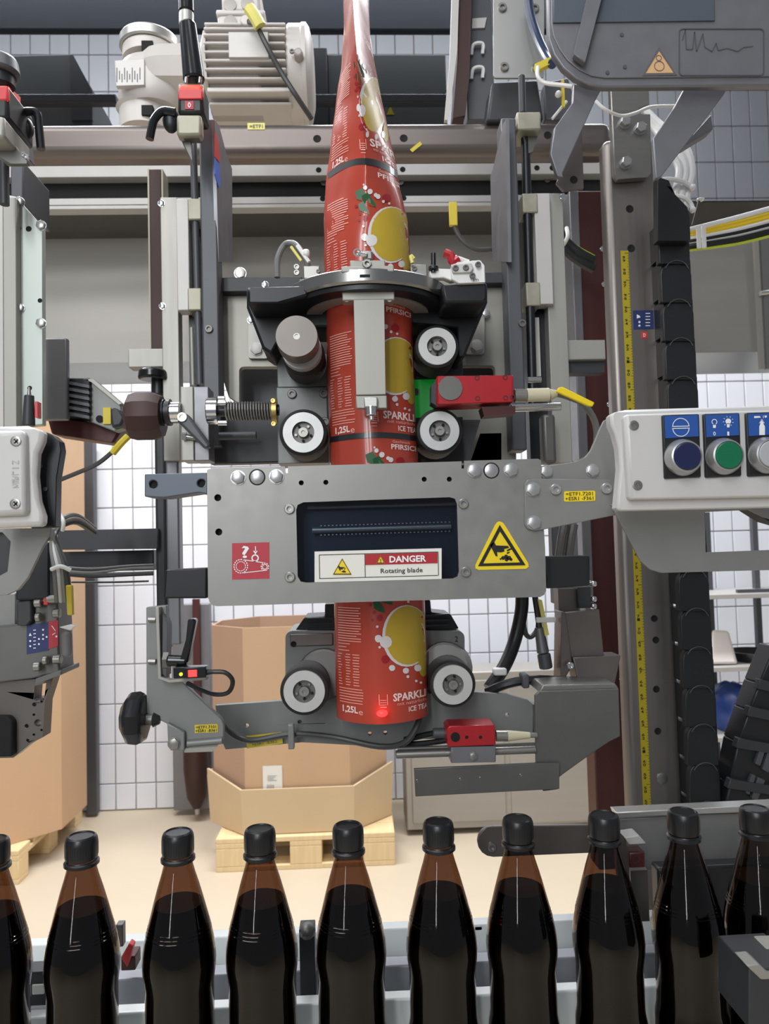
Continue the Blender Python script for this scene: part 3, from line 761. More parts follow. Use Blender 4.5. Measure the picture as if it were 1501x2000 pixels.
def fpoly(g, pts, out=.0008): return g.add([film_px(x, y, out) for x, y in pts], [tuple(range(len(pts)))])
def fblob(g, px, py, rx, ry, out=.0008, n=22, rings=4, jit=0, clip=None):
    vs = [film_px(px, py, out)]; R = random.Random(int(px + py))
    js = [1 + R.uniform(-jit, jit) for _ in range(n)]
    for r in range(1, rings + 1):
        for i in range(n):
            x = px + rx * cos(2 * pi * i / n) * r / rings * js[i]; y = py + ry * sin(2 * pi * i / n) * r / rings * js[i]
            if clip: x = min(x, clip(y))
            vs.append(film_px(x, y, out))
    fs = [(0, 1 + i, 1 + (i + 1) % n) for i in range(n)]
    for r in range(rings - 1):
        for i in range(n):
            a = 1 + r * n; fs.append((a + i, a + n + i, a + n + (i + 1) % n, a + (i + 1) % n))
    return g.add(vs, fs)
def fline(g, f0, f1, py, th, out=.0009, n=5):
    vs = []
    for i in range(n + 1):
        f = f0 + (f1 - f0) * i / n; x, y = q_(f, py)
        vs += [film_px(x, y - th / 2, out), film_px(x, y + th / 2, out)]
    return g.add(vs, [(2 * i, 2 * i + 1, 2 * i + 3, 2 * i + 2) for i in range(n)])
def ftext(g, s, f0, f1, py, hpx, bold=.015, out=.001):
    vs, fs = glyphs(s, bold); o = []
    for u, v in vs:
        f = f0 + (f1 - f0) * u
        f = min(f, .985 + .012 * min(1, max(0, f - .985) * 3))
        x, y = q_(f, py + (.5 - v) * hpx); o.append(film_px(x, y, out))
    return g.add(o, fs)
bub, fine, plum = G(), G(), G()
R = random.Random(3)
for yb, s in ((92, .97), (345, .97), (598, 1.0), (858, 1.0), (1118, 1.06)):
    def Y_(d): return yb + d * s
    band, lem, rind, leaf, titl, lem2 = (G() for _ in range(6))
    # black band at the end of the repeat
    if yb + 260 * s < 1380 or yb == 1118:
        if yb != 1118: fline(band, .012, .99, Y_(260), 11 if yb > 400 else 13, .0007, 32)
    clip = lambda y: fx(max(-40, min(1396, y)), .992)
    cx, cy = fx(Y_(117), .80), Y_(117)
    wdt = fx(Y_(117), 1) - fx(Y_(117), 0)
    rx, ry = wdt * .245, 54 * s
    fblob(rind, cx - 2, cy, rx + 4, ry + 3, .0007, 28, 4, 0, clip); fblob(lem, cx, cy - 1, rx, ry, .0010, 28, 5, 0, clip)
    fblob(lem2, fx(Y_(165), .965), Y_(170), wdt * .06, 22 * s, .0010, 14, 3, 0, clip)
    # leaves
    for dx, dy, a, b in ((.50, 38, .10, 16), (.57, 46, .09, 15), (.50, 62, .07, 14)):
        x, y = fx(Y_(dy), dx), Y_(dy); leaf = G(); fpoly(leaf, [(x - a * wdt, y - b * .5), (x - a * wdt * .2, y - b * .9), (x + a * wdt * .8, y + b * .5), (x + a * wdt * .9, y + b), (x + a * .1 * wdt, y + b * .8), (x - a * wdt * .8, y + b * .4)], .0009); fprint('leaf_print', 'film_leaf', leaf)
    for f, d, r in ((.48, 122, 7.5), (.56, 128, 12), (.53, 22, 4.5), (.59, 30, 5.5), (.69, 40, 5), (.66, 37, 4), (.62, 176, 6), (.77, 181, 6), (.9, 176, 7), (.79, 192, 3), (.88, 200, 2.5), (.93, 203, 2.5), (.47, 100, 2.5), (.49, 138, 2.5), (.75, 50, 3), (.82, 54, 2.5), (.51, 16, 2)):
        fblob(bub, fx(Y_(d), f), Y_(d), r * wdt / 175, r, .0011, 10, 2, .05, clip)
    for f, d, r in ((.40, 60, 3), (.44, 74, 3.5), (.42, 88, 2.5), (.80, 42, 8), (.50, 84, 6), (.55, 160, 8)):
        fblob(plum, fx(Y_(d), f), Y_(d), r, r, .0006, 10, 2, .1, clip)
    ftext(titl, 'SPARKLING', .625, 1.55 if yb < 300 else 1.13, Y_(221), 15, .03)
    ftext(fine, 'mit natürlichem', .67, 1.05, Y_(233), 6, .0)
    ftext(titl, 'ICE TEA', .79, 1.3 if yb < 300 else 1.0, Y_(245), 10, .02)
    ftext(titl, 'PFIRSICH', .70, 1.2 if yb < 400 else 1.02, Y_(21), 10, .02)
    ftext(fine, 'Geschmack', .72, .92, Y_(11), 5, .0)
    ftext(titl, '1,25L', .07, .235, Y_(246), 15, .03)
    ftext(fine, 'e', .245, .29, Y_(249), 8, .0)
    for nm_, m_, g_ in (('black_band', 'film_band', band), ('rind_print', 'film_bubble', rind), ('lemon_print', 'film_lemon', lem), ('fruit_print', 'film_lemon', lem2), ('lettering', 'film_title', titl)):
        if g_.v: fprint(nm_, m_, g_)
    # small bottle mark in a shield
    x0 = .515; g_ = fine
    for d, h in ((225, 1.2), (229, 1.2), (233, 1.2), (237, 2), (243, 1.2)): fline(g_, x0 - .035, x0 + .035, Y_(d), h, .001, 2)
    for sgn in (-1, 1):
        fpoly(g_, [(fx(Y_(223), x0 + sgn * .045) - .7, Y_(223) + amp_at(yb) * .7), (fx(Y_(223), x0 + sgn * .045) + .7, Y_(223) + amp_at(yb) * .7), (fx(Y_(243), x0 + sgn * .045) + .7, Y_(243) + amp_at(yb) * .7), (fx(Y_(243), x0 + sgn * .045) - .7, Y_(243) + amp_at(yb) * .7)], .001)
    # small print
    y = 62
    while y < 122:
        fline(fine, .04, R.choice((.27, .29, .24, .29)), Y_(y), 1.6, .0009, 4); y += 4.6
    for y in (127, 133, 139): fline(fine, .04, R.uniform(.12, .18), Y_(y), 1.5, .0009, 3)
    for y in range(146, 206, 5):
        for f0, f1 in ((.03, .08), (.11, .17), (.19, .27)): fline(fine, f0 + R.uniform(0, .01), f1 - R.uniform(0, .02), Y_(y), 1.5, .0009, 2)
    for y in range(208, 236, 5): fline(fine, .04, R.choice((.29, .3, .2)), Y_(y), 1.4, .0009, 4)
tag(fprint('bubble_print', 'film_bubble', bub), kind='stuff'); tag(fprint('small_lettering', 'film_text', fine), kind='stuff'); tag(fprint('berry_print', 'film_plum', plum), kind='stuff')

# ================================================================== guide ring
RC = P(716, 556, FY); RC = Vector((RC.x, FY, P(716, 608, FY).z))
t = thing('guide_ring', 'polished steel guide ring around the red film', 'ring', 716, 566, FY)
ro, ri, hh = L(163, FY), L(102, FY), L(24, FY)
G().lathe([(ri, 0), (ro - .002, 0), (ro, .002), (ro, hh), (ro - .001, hh + .001), (ri, hh + .001), (ri, 0)], RC, (0, 0, 1), 64).done('ring', 'ring_steel', t)
G().lathe([(ri - .006, -.006), (ri + .01, -.006), (ri + .01, 0), (ri - .006, 0), (ri - .006, -.006)], RC, (0, 0, 1), 64).done('inner_lip', 'alu', t)
G().lathe([(ri + .011, -.005), (ro - .004, -.005), (ro - .004, -.0005), (ri + .011, -.0005), (ri + .011, -.005)], RC, (0, 0, 1), 64).done('black_underside', 'black_anod', t)
YR = FY - ro
G().rect(666, 519, 769, 531, YR + .002, .016).done('foot_plate', 'alu', t, bevel=.001)
G().rect(683, 508, 752, 522, YR + .004, .014).done('clamp_plate', 'alu', t, bevel=.001)
screw(t, 716, 517, YR + .004, 9, 'steel', h=8)
G().cyl(P(697, 494, YR + .004), P(716, 498, YR + .004), L(5, .73)).done('eye_shank', 'chrome', t)
G().rect(708, 488, 728, 508, YR + .006, .012).done('swivel_block', 'steel', t, bevel=.002)
G().ylathe(697, 494, YR + .003, [(8, 0), (8, 3), (5, 3), (5, 0)], 18).done('eye', 'chrome', t)
G().rect(702, 536, 722, 541, YR - .0005, .002).done('slot', 'void', t)
# pressure bar hanging under the ring
t = thing('pressure_bar', 'flat light grey bar hanging in front of the film from the ring', 'bar', 723, 800, .73)
G().rect(668, 567, 795 - 25, 586, .724, .016).done('flange', 'alu', t, bevel=.001)
YB = .722
G().poly([(690, 584), (750, 583), (753, 771), (695, 772)], YB, .01).done('bar', 'alu', t, bevel=.0008)
G().poly([(694, 773), (755, 772), (756, 797), (695, 797)], YB + .001, .009).done('end_block', 'alu', t, bevel=.001)
G().poly([(710, 776), (737, 775), (737, 794), (711, 795)], YB - .004, .008).done('hex_nut', 'steel_bright', t, bevel=.001)
G().cyl(P(724, 793, YB + .001), P(725, 812, YB + .001), L(11, YB)).done('plunger', 'chrome', t, bevel=.001)
G().cyl(P(725, 812, YB + .001), P(725, 821, YB + .001), L(5, YB)).done('plunger_tip', 'chrome', t, bevel=.001)
for px in (677, 760): screw(t, px, 584, .728, 7, 'steel_bright')
# stop blocks on the ring
t = thing('stop_block', 'small grey stop block with a grey cable on the ring, knurled knob side', 'block', 606, 545, .79)
G().rect(592, 519, 624, 544, .775, .02).done('block', 'steel', t, bevel=.001)
G().rect(584, 545, 596, 560, .78, .012).done('lug', 'steel_dark', t, bevel=.001)
for py in (522, 533): screw(t, 579, py, .775, 6, 'steel')
screw(t, 621, 530, .775, 4, 'steel_dark')
G().tube([(541, 542, .80), (542, 505, .80), (556, 478, .80), (575, 477, .79), (594, 500, .785), (602, 520, .785)], L(6, .8), 10).done('cable', 'cable_grey', t)
G().tube([(568, 482, .785), (588, 510, .782)], L(3, .8), 6).done('cable_tie', 'yellow_pale', t)
G().tube([(580, 480, .783), (603, 512, .78)], L(4, .8), 6).done('cable_tie', 'cable_white', t)
G().rect(590, 484, 604, 500, .778, .01).done('tie_head', 'cable_white', t, bevel=.003)
t = thing('stop_block', 'small grey stop block on the ring beside the toggle clamp', 'block', 820, 545, .79)
G().rect(801, 516, 834, 545, .775, .02).done('block', 'steel', t, bevel=.001)
screw(t, 809, 525, .775, 5, 'steel_dark')
G().tube([(805, 514, .77), (802, 500, .77), (808, 506, .77)], L(4, .8), 6).done('cable_tie', 'yellow_pale', t)
# toggle clamp
Y = .733
t = thing('toggle_clamp', 'white toggle clamp with a dark red handle on the black support arm', 'clamp', 895, 552, Y)
G().poly([(880, 520), (888, 512), (938, 508), (946, 518), (948, 551), (894, 553), (882, 545)], Y, .006).done('side_plate', 'cable_white', t, bevel=.001)
G().poly([(838, 530), (848, 524), (880, 525), (900, 545), (880, 548), (866, 542), (842, 543)], Y + .006, .01).done('arm', 'cable_white', t, bevel=.001)
G().poly([(880, 516), (920, 513), (925, 524), (920, 532), (884, 533)], Y - .003, .004).done('link', 'alu_pale', t, bevel=.001)
for px, py in ((889, 524), (909, 523), (933, 517), (922, 539)): screw(t, px, py, Y - .003, 6, 'steel_dark')
g = G(); text(g, 'Im', 929, 546, 11, 8, Y - .0006, .0); g.done('lettering', 'print_grey', t, smooth=False, recalc=False)
G().cyl(P(846, 532, Y + .005), P(846, 495, Y + .005), L(5, Y)).done('spindle', 'black_gloss', t)
G().cyl(P(846, 528, Y + .005), P(846, 520, Y + .005), L(10, Y)).done('nut', 'black', t, bevel=.001)
G().tube([(868, 494, Y + .005), (880, 500, Y + .004), (884, 512, Y + .003), (893, 506, Y + .004)], L(9, Y), 10).done('handle', 'red_box', t)
G().tube([(893, 504, Y + .006), (915, 512, Y + .006)], L(5, Y), 8).done('lever', 'cable_white', t)
cable('hanging_cable', 'thin dark cable hanging with a yellow tag between the film and the slide column', [(884, 425, .95), (890, 450, .95), (905, 472, .95), (930, 487, .95), (965, 486, .95)], .0032, 'cable_dark_grey')
G().rect(877, 394, 893, 440, .945, .006).done('tag', 'yellow_tag', bpy.data.objects['hanging_cable'], bevel=.001)

# ================================================================== rollers
def roller(label, px, py, r, Yf, dpt, name='drive_roller', hub=.5):
    t = thing(name, label, 'roller', px, py, Yf + dpt / 2, 'rollers gripping the film')
    p = P(px, py, Yf); k = L(r, Yf)
    ax = (0, 1, 0)
    G().lathe([(.88 * k, -.001), (.97 * k, 0), (k, .003), (k, dpt), (.88 * k, dpt), (.88 * k, -.001)], p, ax, 48).done('tyre', 'rubber', t)
    G().lathe([(.46 * k, -.002), (.84 * k, -.002), (.87 * k, 0), (.87 * k, dpt * .9), (.46 * k, dpt * .9), (.46 * k, -.002)], p, ax, 48).done('rim', 'roller_face', t)
    G().lathe([(0, .004), (.455 * k, .004), (.455 * k, .02), (0, .02)], p, ax, 32).done('hub_disc', 'steel_dark', t)
    G().lathe([(0, -.0015), (.07 * k, -.0015), (.08 * k, -.003), (.2 * k, -.003), (.22 * k, 0), (.22 * k, .01), (0, .01)], p, ax, 24).done('axle', 'steel', t)
    for i in range(5):
        a = 2 * pi * i / 5 + px * .01
        c = p + Vector((cos(a), 0, sin(a))) * k * .33
        G().cyl(c + Vector((0, .001, 0)), c + Vector((0, .006, 0)), .055 * k, n=10).done('lug', 'steel' if i % 2 else 'void', t)
    return t
roller('black-rimmed roller under the knurled knob, above the cutter cover', 592, 845, 47, .775, .045)
roller('black-rimmed roller level with the knurled knob, above the red sensor', 853, 677, 44, .775, .045)
roller('black-rimmed roller below the red sensor, above the cutter cover', 858, 842, 46, .775, .045)
roller('black-rimmed roller below the cutter cover on the black clamp knob side', 594, 1350, 47, .775, .045)
roller('black-rimmed roller below the cutter cover nearer the small red sensor', 884, 1337, 45, .775, .045)
# roller with the knurled knob
t = thing('knob_roller', 'roller topped by a plain turned steel knob with a socket screw', 'roller', 590, 690, .78)
p = P(592, 692, .775); k = L(42, .775)
G().lathe([(0, 0), (.9 * k, 0), (k, .003), (k, .045), (0, .045)], p, (0, 1, 0), 40).done('tyre', 'rubber', t)
p2 = P(589, 684, .765); k2 = L(39, .765)
G().lathe([(0, -.004), (k2, -.004), (k2, .012), (0, .012)], p2, (0, 1, 0), 40).done('rim', 'roller_face', t)
p3 = P(579, 657, .722); k3 = L(42, .722)
G().lathe([(.16 * k3, -.001), (.97 * k3, -.001), (k3, .0005), (k3, .026), (.6 * k3, .03), (.6 * k3, .05), (0, .05), (0, .003), (.16 * k3, .003), (.16 * k3, -.001)], p3, (0, 1, 0), 48).done('knob', 'steel_shade', t)
G().ylathe(579, 657, .7225, [(7.5, 0), (7.5, 2.5), (4, 2.5), (4, .5), (0, .5)], 16).done('screw', 'steel', t)

# ================================================================== spring spindle with handwheel
Y = .80
t = thing('spring_spindle', 'threaded spindle with handwheel, silver collars and spring beside the roller block', 'spindle', 400, 800, Y)
A = lambda px, py=800: P(px, py, Y)
def xl(prof, m, nm, py=804, n=28, bev=0):
    o = P(prof[0][1], py, Y)
    return G().lathe([(L(r, Y), P(x, py, Y).x - o.x) for r, x in prof], o, (1, 0, 0), n).done(nm, m, t, bevel=bev)
xl([(0, 248), (30, 248), (44, 256), (48, 270), (48, 300), (40, 318), (20, 318), (0, 318)], 'brown_dark', 'handwheel', 814, 10)
xl([(0, 290), (29, 290), (30, 292), (30, 313), (28, 314), (0, 314)], 'chrome', 'collar', 806)
xl([(0, 313), (26, 313), (26, 322), (22, 323), (22, 326), (26, 327), (26, 334), (0, 334)], 'black', 'ribbed_collar', 806)
xl([(0, 334), (21, 334), (21, 352), (0, 352)], 'chrome', 'thin_collar', 806)
xl([(0, 405), (25, 405), (27, 407), (27, 426), (0, 428)], 'chrome', 'collar', 803)
for px, py in ((435, 787), (437, 826), (433, 778)): G().cyl(P(426, py, Y - .01), P(px + 6, py, Y - .01), L(5, Y)).done('screw', 'chrome', t)
xl([(0, 424), (11, 424), (11, 545), (0, 545)], 'black_anod', 'shaft', 803)
sp = []
for i in range(17 * 10 + 1):
    a = 2 * pi * i / 10; px = 440 + 92 * i / 170
    sp.append(P(px, 803, Y) + Vector((0, cos(a), sin(a))) * L(17, Y))
G().tube(sp, L(2.2, Y), 6, 1).done('spring', 'steel', t)
xl([(0, 532), (25, 532), (25, 541), (0, 541)], 'brass', 'nut', 803)
screw(t, 533, 783, Y - .012, 5, 'brass'); screw(t, 534, 828, Y - .012, 5, 'brass')
G().rect(353, 755, 378, 900, Y + .005, .03).done('bearing_plate', 'alu', t, bevel=.001)
G().rect(378, 755, 408, 900, Y + .008, .03).done('bearing_block', 'slate_light', t, bevel=.001)
G().poly([(345, 822), (352, 806), (366, 808), (410, 868), (406, 876), (396, 874)], Y - .014, .012).done('lever', 'slate', t, bevel=.003)
G().ylathe(356, 815, Y - .014, [(9, 0), (9, 4), (5, 4), (5, 1), (0, 1)], 18).done('lever_screw', 'silver', t)
G().cyl(P(358, 852, Y), P(384, 856, Y), L(5, Y)).done('stop_pin', 'steel', t)
G().cyl(P(356, 852, Y), P(364, 852, Y), L(8, Y), n=6).done('stop_nut', 'chrome', t)
tag(G().rect(408, 800, 545, 905, .88, .02).done('carrier_block', 'charcoal', bevel=.002), 'dark block behind the spring spindle', 'block')
tag(G().cyl(P(428, 852, .86), P(500, 850, .86), L(8, .86)).done('steel_pin', 'slate'), 'thick dark steel pin under the spring', 'pin')

# ================================================================== red sensor block
Y = .755
t = thing('sensor_block', 'red rectangular sensor with a round grey face beside the film', 'sensor', 925, 795, Y)
G().poly(shear([(852, 733), (1003, 733), (1003, 786), (852, 790)], 925, -.01), Y, .035).done('housing', 'red_box', t, bevel=.002)
G().disc(879, 758, 24, Y - .0015, .004, 28).done('sensor_face', 'steel_dark', t)
for px, py in ((931, 738), (986, 737), (932, 778), (987, 777), (1000, 776)): G().ylathe(px, py, Y, [(5, 0), (5, 1), (3.5, 1), (3.5, -4), (0, -4)], 12).done('hole', 'oxblood', t)
G().poly([(842, 752), (852, 745), (852, 792), (842, 786)], Y + .005, .02).done('end_cap', 'charcoal', t)
G().cyl(P(1003, 773, Y + .015), P(1028, 773, Y + .015), L(14, Y), n=12).done('gland', 'steel', t, bevel=.001)
G().cyl(P(1028, 772, Y + .015), P(1072, 771, Y + .015), L(14, Y), n=16).done('connector', 'cream', t, bevel=.001)
G().cyl(P(1072, 771, Y + .015), P(1088, 768, Y + .015), L(13, Y), L(6, Y), 16).done('boot', 'cream', t)
G().poly(shear([(940, 795), (1006, 793), (1006, 808), (945, 812)], 970, -.01), Y + .005, .02).done('bracket', 'oxblood', t)
t2 = cable('sensor_cable', 'grey cable curving down from the red sensor, yellow tag at its start', [(1086, 768, Y + .015), (1110, 775, Y + .02), (1140, 790, Y + .03), (1163, 830, Y + .05), (1160, 880, Y + .06), (1130, 905, Y + .08)], L(7, Y), 'cable_grey', 10)
G().poly([(1090, 757), (1098, 755), (1161, 786), (1157, 794), (1148, 793), (1086, 765)], Y + .004, .004).done('tag', 'yellow', t2, bevel=.001)
t = thing('slide_rod', 'polished slide rod below the red sensor', 'rod', 1050, 800, .80)
G().cyl(P(996, 797, .80), P(1095, 794, .80), L(8, .8)).done('rod', 'chrome', t, bevel=.001)
G().cyl(P(1030, 742, .82), P(1056, 742, .82), L(6, .82)).done('upper_pin', 'chrome', t)
G().rect(1060, 808, 1086, 905, .86, .02).done('roller_tube', 'steel_dark', t, bevel=.004)

# ================================================================== cutter cover
Y = .69
t = thing('cutter_cover', 'wide grey sheet-metal cutter cover with a dark window and warning stickers', 'cover', 735, 1170, Y + .02)
out = [(404, 918), (415, 914), (556, 911), (557, 924), (562, 924), (562, 911), (901, 901), (901, 915), (906, 915), (906, 900), (1050, 896), (1056, 899), (1058, 980), (1064, 1070), (1066, 1152), (1062, 1162), (1054, 1166), (760, 1174), (425, 1184), (414, 1182), (408, 1174), (406, 1060)]
win = [(592, 981), (878, 971), (888, 974), (892, 984), (896, 1116), (893, 1126), (884, 1130), (598, 1138), (587, 1136), (581, 1126), (578, 996), (581, 986)]
holes = [circ(x, y, r) for x, y, r in ((425, 972, 7), (427, 1039, 7), (588, 943, 5), (636, 942, 5), (828, 936, 5), (877, 936, 5))]
G().plate(out, [win] + holes, Y, .003).done('face', 'cover_steel', t)
# folded flanges
def edge(p0, p1, nm, d=.04, th=.003):
    a, b = P(*p0, Y + .002), P(*p1, Y + .002); n = Vector((0, 1, 0)); u = (b - a).normalized(); s_ = Vector((u.z, 0, -u.x)) * th
    vs = [a, b, b + s_, a + s_]; vs += [v + n * d for v in vs]
    G().add(vs, [(0, 1, 2, 3), (4, 7, 6, 5), (0, 4, 5, 1), (1, 5, 6, 2), (2, 6, 7, 3), (3, 7, 4, 0)]).done(nm, 'cover_steel', t)
edge((563, 911.5), (900, 901.5), 'top_flange'); edge((1062, 1162), (420, 1181.5), 'bottom_flange')
edge((406, 1170), (404, 920), 'side_flange'); edge((1056, 900), (1066, 1155), 'side_flange')
# window pane and what is behind it
G().plate([(x, y) for x, y in win], [], Y + .0032, .002).done('window_pane', 'smoke', t, smooth=False)
G().rect(570, 960, 905, 1150, Y + .03, .004).done('inner_panel', 'window_dark', t)
zb = P(740, 1033, Y + .022).z
[G().disc(x, y, r + 3, Y + .006, .002).done('hole_shade_disc', 'void', t) for x, y, r in ((425, 972, 7), (427, 1039, 7), (588, 943, 5), (636, 942, 5), (828, 936, 5), (877, 936, 5))]  # near-black discs added behind the holes for the cover's shaded inside
G().cyl(P(610, 1036, Y + .022), P(880, 1028, Y + .022), L(7, Y)).done('blade_shaft', 'steel', t)
G().cyl(P(600, 992, Y + .022), P(890, 984, Y + .022), L(4, Y)).done('upper_shaft', 'steel_dark', t)
g = G()
for i in range(34):
    px = 625 + i * 7.6; py = 1036 - i * .23
    for e in (-9, 9): g.rect(px, py + e - 1, px + 3, py + e + 1, Y + .016, .002)
tag(g.done('belt_teeth', 'silver', t, smooth=False), kind='stuff')
for px, py in ((465, 933), (540, 931), (926, 919), (997, 918), (1040, 956), (1042, 1021)):
    hexbolt(t, px, py, Y - (.0035 if px > 1030 else 0), 13, 'silver')
for px, py in ((502, 932), (959, 919)):
    G().ylathe(px, py, Y, [(16, 0), (16, .3), (13.5, .5), (13.5, 0)], 28).done('seal_ring', 'void', t)
    G().ylathe(px, py, Y, [(13.5, 0), (13.5, 1), (12.5, 1.6), (0, 1.6)], 28).done('pin', 'silver', t)
for px, py in ((565, 994), (566, 1127), (904, 984), (909, 1117)): screw(t, px, py, Y, 10, 'steel', h=6)
# red sticker
s = G().plate(srect(453, 1060, 525.5, 1131), [], Y - .0005, .0006).done('red_sticker', 'red_sticker', t)
g = G(); yy = Y - .0009
text(g, '?', 479, 1078, 14, 24, yy, .02)
g.line(498.5, 1067, 499, 1078, 1.6, yy); g.flat([(494, 1076), (503, 1076), (498.5, 1083)], yy)
g.arc(498, 1090, 6, 2.4, 0, 360, yy)
for i in range(18): g.arc(470, 1106, 13, 2, i * 20, i * 20 + 12, yy, 3)
for i in range(12): g.arc(470, 1106, 9, 1.2, i * 30, i * 30 + 24, yy, 3)
for i in range(9): g.arc(517, 1107, 7, 2, i * 40, i * 40 + 24, yy, 3)
g.arc(517, 1107, 4.5, 1.2, 0, 360, yy)
g.line(474, 1093, 514, 1099, 1.4, yy); g.line(474, 1119, 518, 1114, 1.4, yy)
g.done('symbol', 'print_white', s, smooth=False, recalc=False)
# danger label
s = G().plate(srect(614, 1074, 862, 1134), [], Y - .0006, .0008).done('danger_label', 'label_white', t)
sh = lambda pts: shear(pts, 738)
yy = Y - .001
b = G()
for a0, b0, a1, b1 in ((623, 1081, 855, 1081), (623, 1127, 855, 1127)): b.line(a0, b0 + (a0 - 738) * -.026, a1, b1 + (a1 - 738) * -.026, 1.3, yy)
for x in (623, 712, 855): b.line(x, 1081 + (x - 738) * -.026, x + 1, 1127 + (x - 738) * -.026, 1.3, yy)
text(b, 'Rotating blade', 784, 1115.5, 82, 12, yy, .012)
b.done('black_lettering', 'print_black', s, smooth=False, recalc=False)
G().flat(sh([(713, 1082), (854, 1082), (854, 1103), (713, 1103)]), yy).done('red_field', 'red_label', s, smooth=False)
def tri(cx, cy, w, h, k=1.0): return [(cx, cy - h * .58 * k), (cx + w / 2 * k, cy + h * .42 * k), (cx - w / 2 * k, cy + h * .42 * k)]
g = G(); text(g, 'DANGER', 796, 1091.5, 72, 13, yy - .0004, .03); g.done('white_lettering', 'print_white', s, smooth=False, recalc=False)
g = G(); g.flat(tri(668, 1109, 38, 33), yy - .0001); g.flat(tri(743, 1094, 17, 15), yy - .0004); g.done('yellow_triangle', 'yellow', s, smooth=False, recalc=False)
def hand(g, cx, cy, k, yv):      # a hand whose finger tips are being cut off
    g.flat([(cx - 24 * k, cy - 14 * k), (cx - 16 * k, cy - 20 * k), (cx - 12 * k, cy - 13 * k), (cx + 12 * k, cy - 12 * k), (cx + 14 * k, cy - 8 * k), (cx + 4 * k, cy - 6 * k), (cx + 5 * k, cy - 1 * k), (cx - 2 * k, cy + 1 * k), (cx - 10 * k, cy), (cx - 9 * k, cy + 9 * k), (cx - 13 * k, cy + 8 * k), (cx - 18 * k, cy - 2 * k)], yv)
    for a, b_ in ((12, -4), (12, 1), (16, -6)): g.flat([(cx + (a - 3) * k, cy + b_ * k), (cx + (a + 3) * k, cy + (b_ - 2) * k), (cx + (a + 3) * k, cy + (b_ + 1) * k), (cx + (a - 2) * k, cy + (b_ + 3) * k)], yv)
    for a, b_, r in ((2, 12, 4), (8, 9, 4), (14, 12, 4.5), (9, 15, 4), (18, 15, 3), (-3, 14, 2)): g.flat(circ(cx + a * k, cy + b_ * k, r * k, 7), yv)
g = G()
def outline(g, cx, cy, w, h, k0, k1, yv):
    a, b_ = tri(cx, cy, w, h, k0), tri(cx, cy, w, h, k1)
    va = [P(x, y, yv) for x, y in a + b_]; g.add(va, [(0, 1, 4, 3), (1, 2, 5, 4), (2, 0, 3, 5)])
outline(g, 668, 1109, 38, 33, .95, .82, yy - .0003); outline(g, 743, 1094, 17, 15, .95, .75, yy - .0006)
hand(g, 668, 1112, .36, yy - .0003); text(g, '!', 743, 1095, 2, 7, yy - .0007, .03)
g.done('triangle_symbol', 'print_black', s, smooth=False, recalc=False)
# yellow warning triangle
s = G().plate([(975, 1018), (982, 1021), (987, 1028), (1031, 1100), (1032, 1107), (1026, 1111), (934, 1113), (928, 1110), (928, 1103), (966, 1026), (970, 1020)], [], Y - .0005, .0006).done('warning_sticker', 'yellow', t)
g = G(); yy = Y - .0009
va = [P(x, y, yy) for x, y in ((975.5, 1025), (1026, 1104), (933, 1106), (976, 1038), (1015, 1098.5), (943, 1100.5))]
g.add(va, [(0, 1, 4, 3), (1, 2, 5, 4), (2, 0, 3, 5)])
hand(g, 980, 1078, .98, yy)
g.done('symbol', 'print_black', s, smooth=False, recalc=False)
# arms that carry the cover
for nm, lab, pts, m, Y0, hl in (
    ('cover_bracket', 'grey-blue arm with two dark holes carrying the cutter cover', [(282, 926), (405, 923), (405, 965), (388, 962), (320, 972), (282, 970)], 'blue_grey', .72, ((299, 946), (393, 944))),
    ('cover_bracket', 'black arm low on the cutter cover beside the clamp lever plate', [(322, 1113), (405, 1109), (405, 1169), (318, 1169)], 'black_anod', .72, ()),
    ('cover_bracket', 'black arm low on the cutter cover beside the maroon upright', [(1060, 1087), (1152, 1085), (1152, 1144), (1066, 1150)], 'black', .72, ())):
    t = thing(nm, lab, 'arm', pts[0][0], pts[0][1] + 40, Y0)
    G().plate(pts, [circ(x, y, 8) for x, y in hl], Y0, .03).done('arm', m, t, bevel=.002)
    for x, y in hl: dark_hole(t, x, y, Y0 + .004, 7)
t = thing('bracket_plate', 'grey wedge bracket with a yellow sticker bolted to the cutter cover', 'bracket', 1110, 1030, .685)
YK = .6865
G().plate([(1024, 945), (1030, 937), (1040, 935), (1195, 936), (1200, 942), (1203, 1006), (1062, 1034), (1044, 1037), (1030, 1033), (1024, 1024)], [], YK, .003).done('plate', 'bracket_grey', t, bevel=.0006)
for px, py in ((1084, 956), (1183, 954)): screw(t, px, py, YK, 11, 'silver', h=7); 
s = G().plate(srect(1101, 959, 1162, 979, 3), [], YK - .0005, .0006).done('yellow_sticker', 'yellow', t)
g = G(); text(g, '=ETF1.7201', 1131, 964.5, 54, 7, YK - .0009, .01); text(g, '+ESR1 -F361', 1131, 973.5, 56, 7, YK - .0009, .01)
g.done('lettering', 'print_black', s, smooth=False, recalc=False)
t = thing('curved_bracket', 'grey curved arm joining the cutter cover to the control panel', 'arm', 1130, 960, .70)
YA = .695
G().plate([(1048, 911), (1110, 904), (1128, 900), (1142, 893), (1152, 880), (1160, 862), (1170, 838), (1178, 822), (1195, 812), (1212, 815), (1214, 1000), (1200, 1002), (1048, 960)], [], YA, .003).done('plate', 'bracket_grey', t, bevel=.0006)
for px, py in ((1066, 921), (1156, 919)): hexbolt(t, px, py, YA, 12, 'silver')
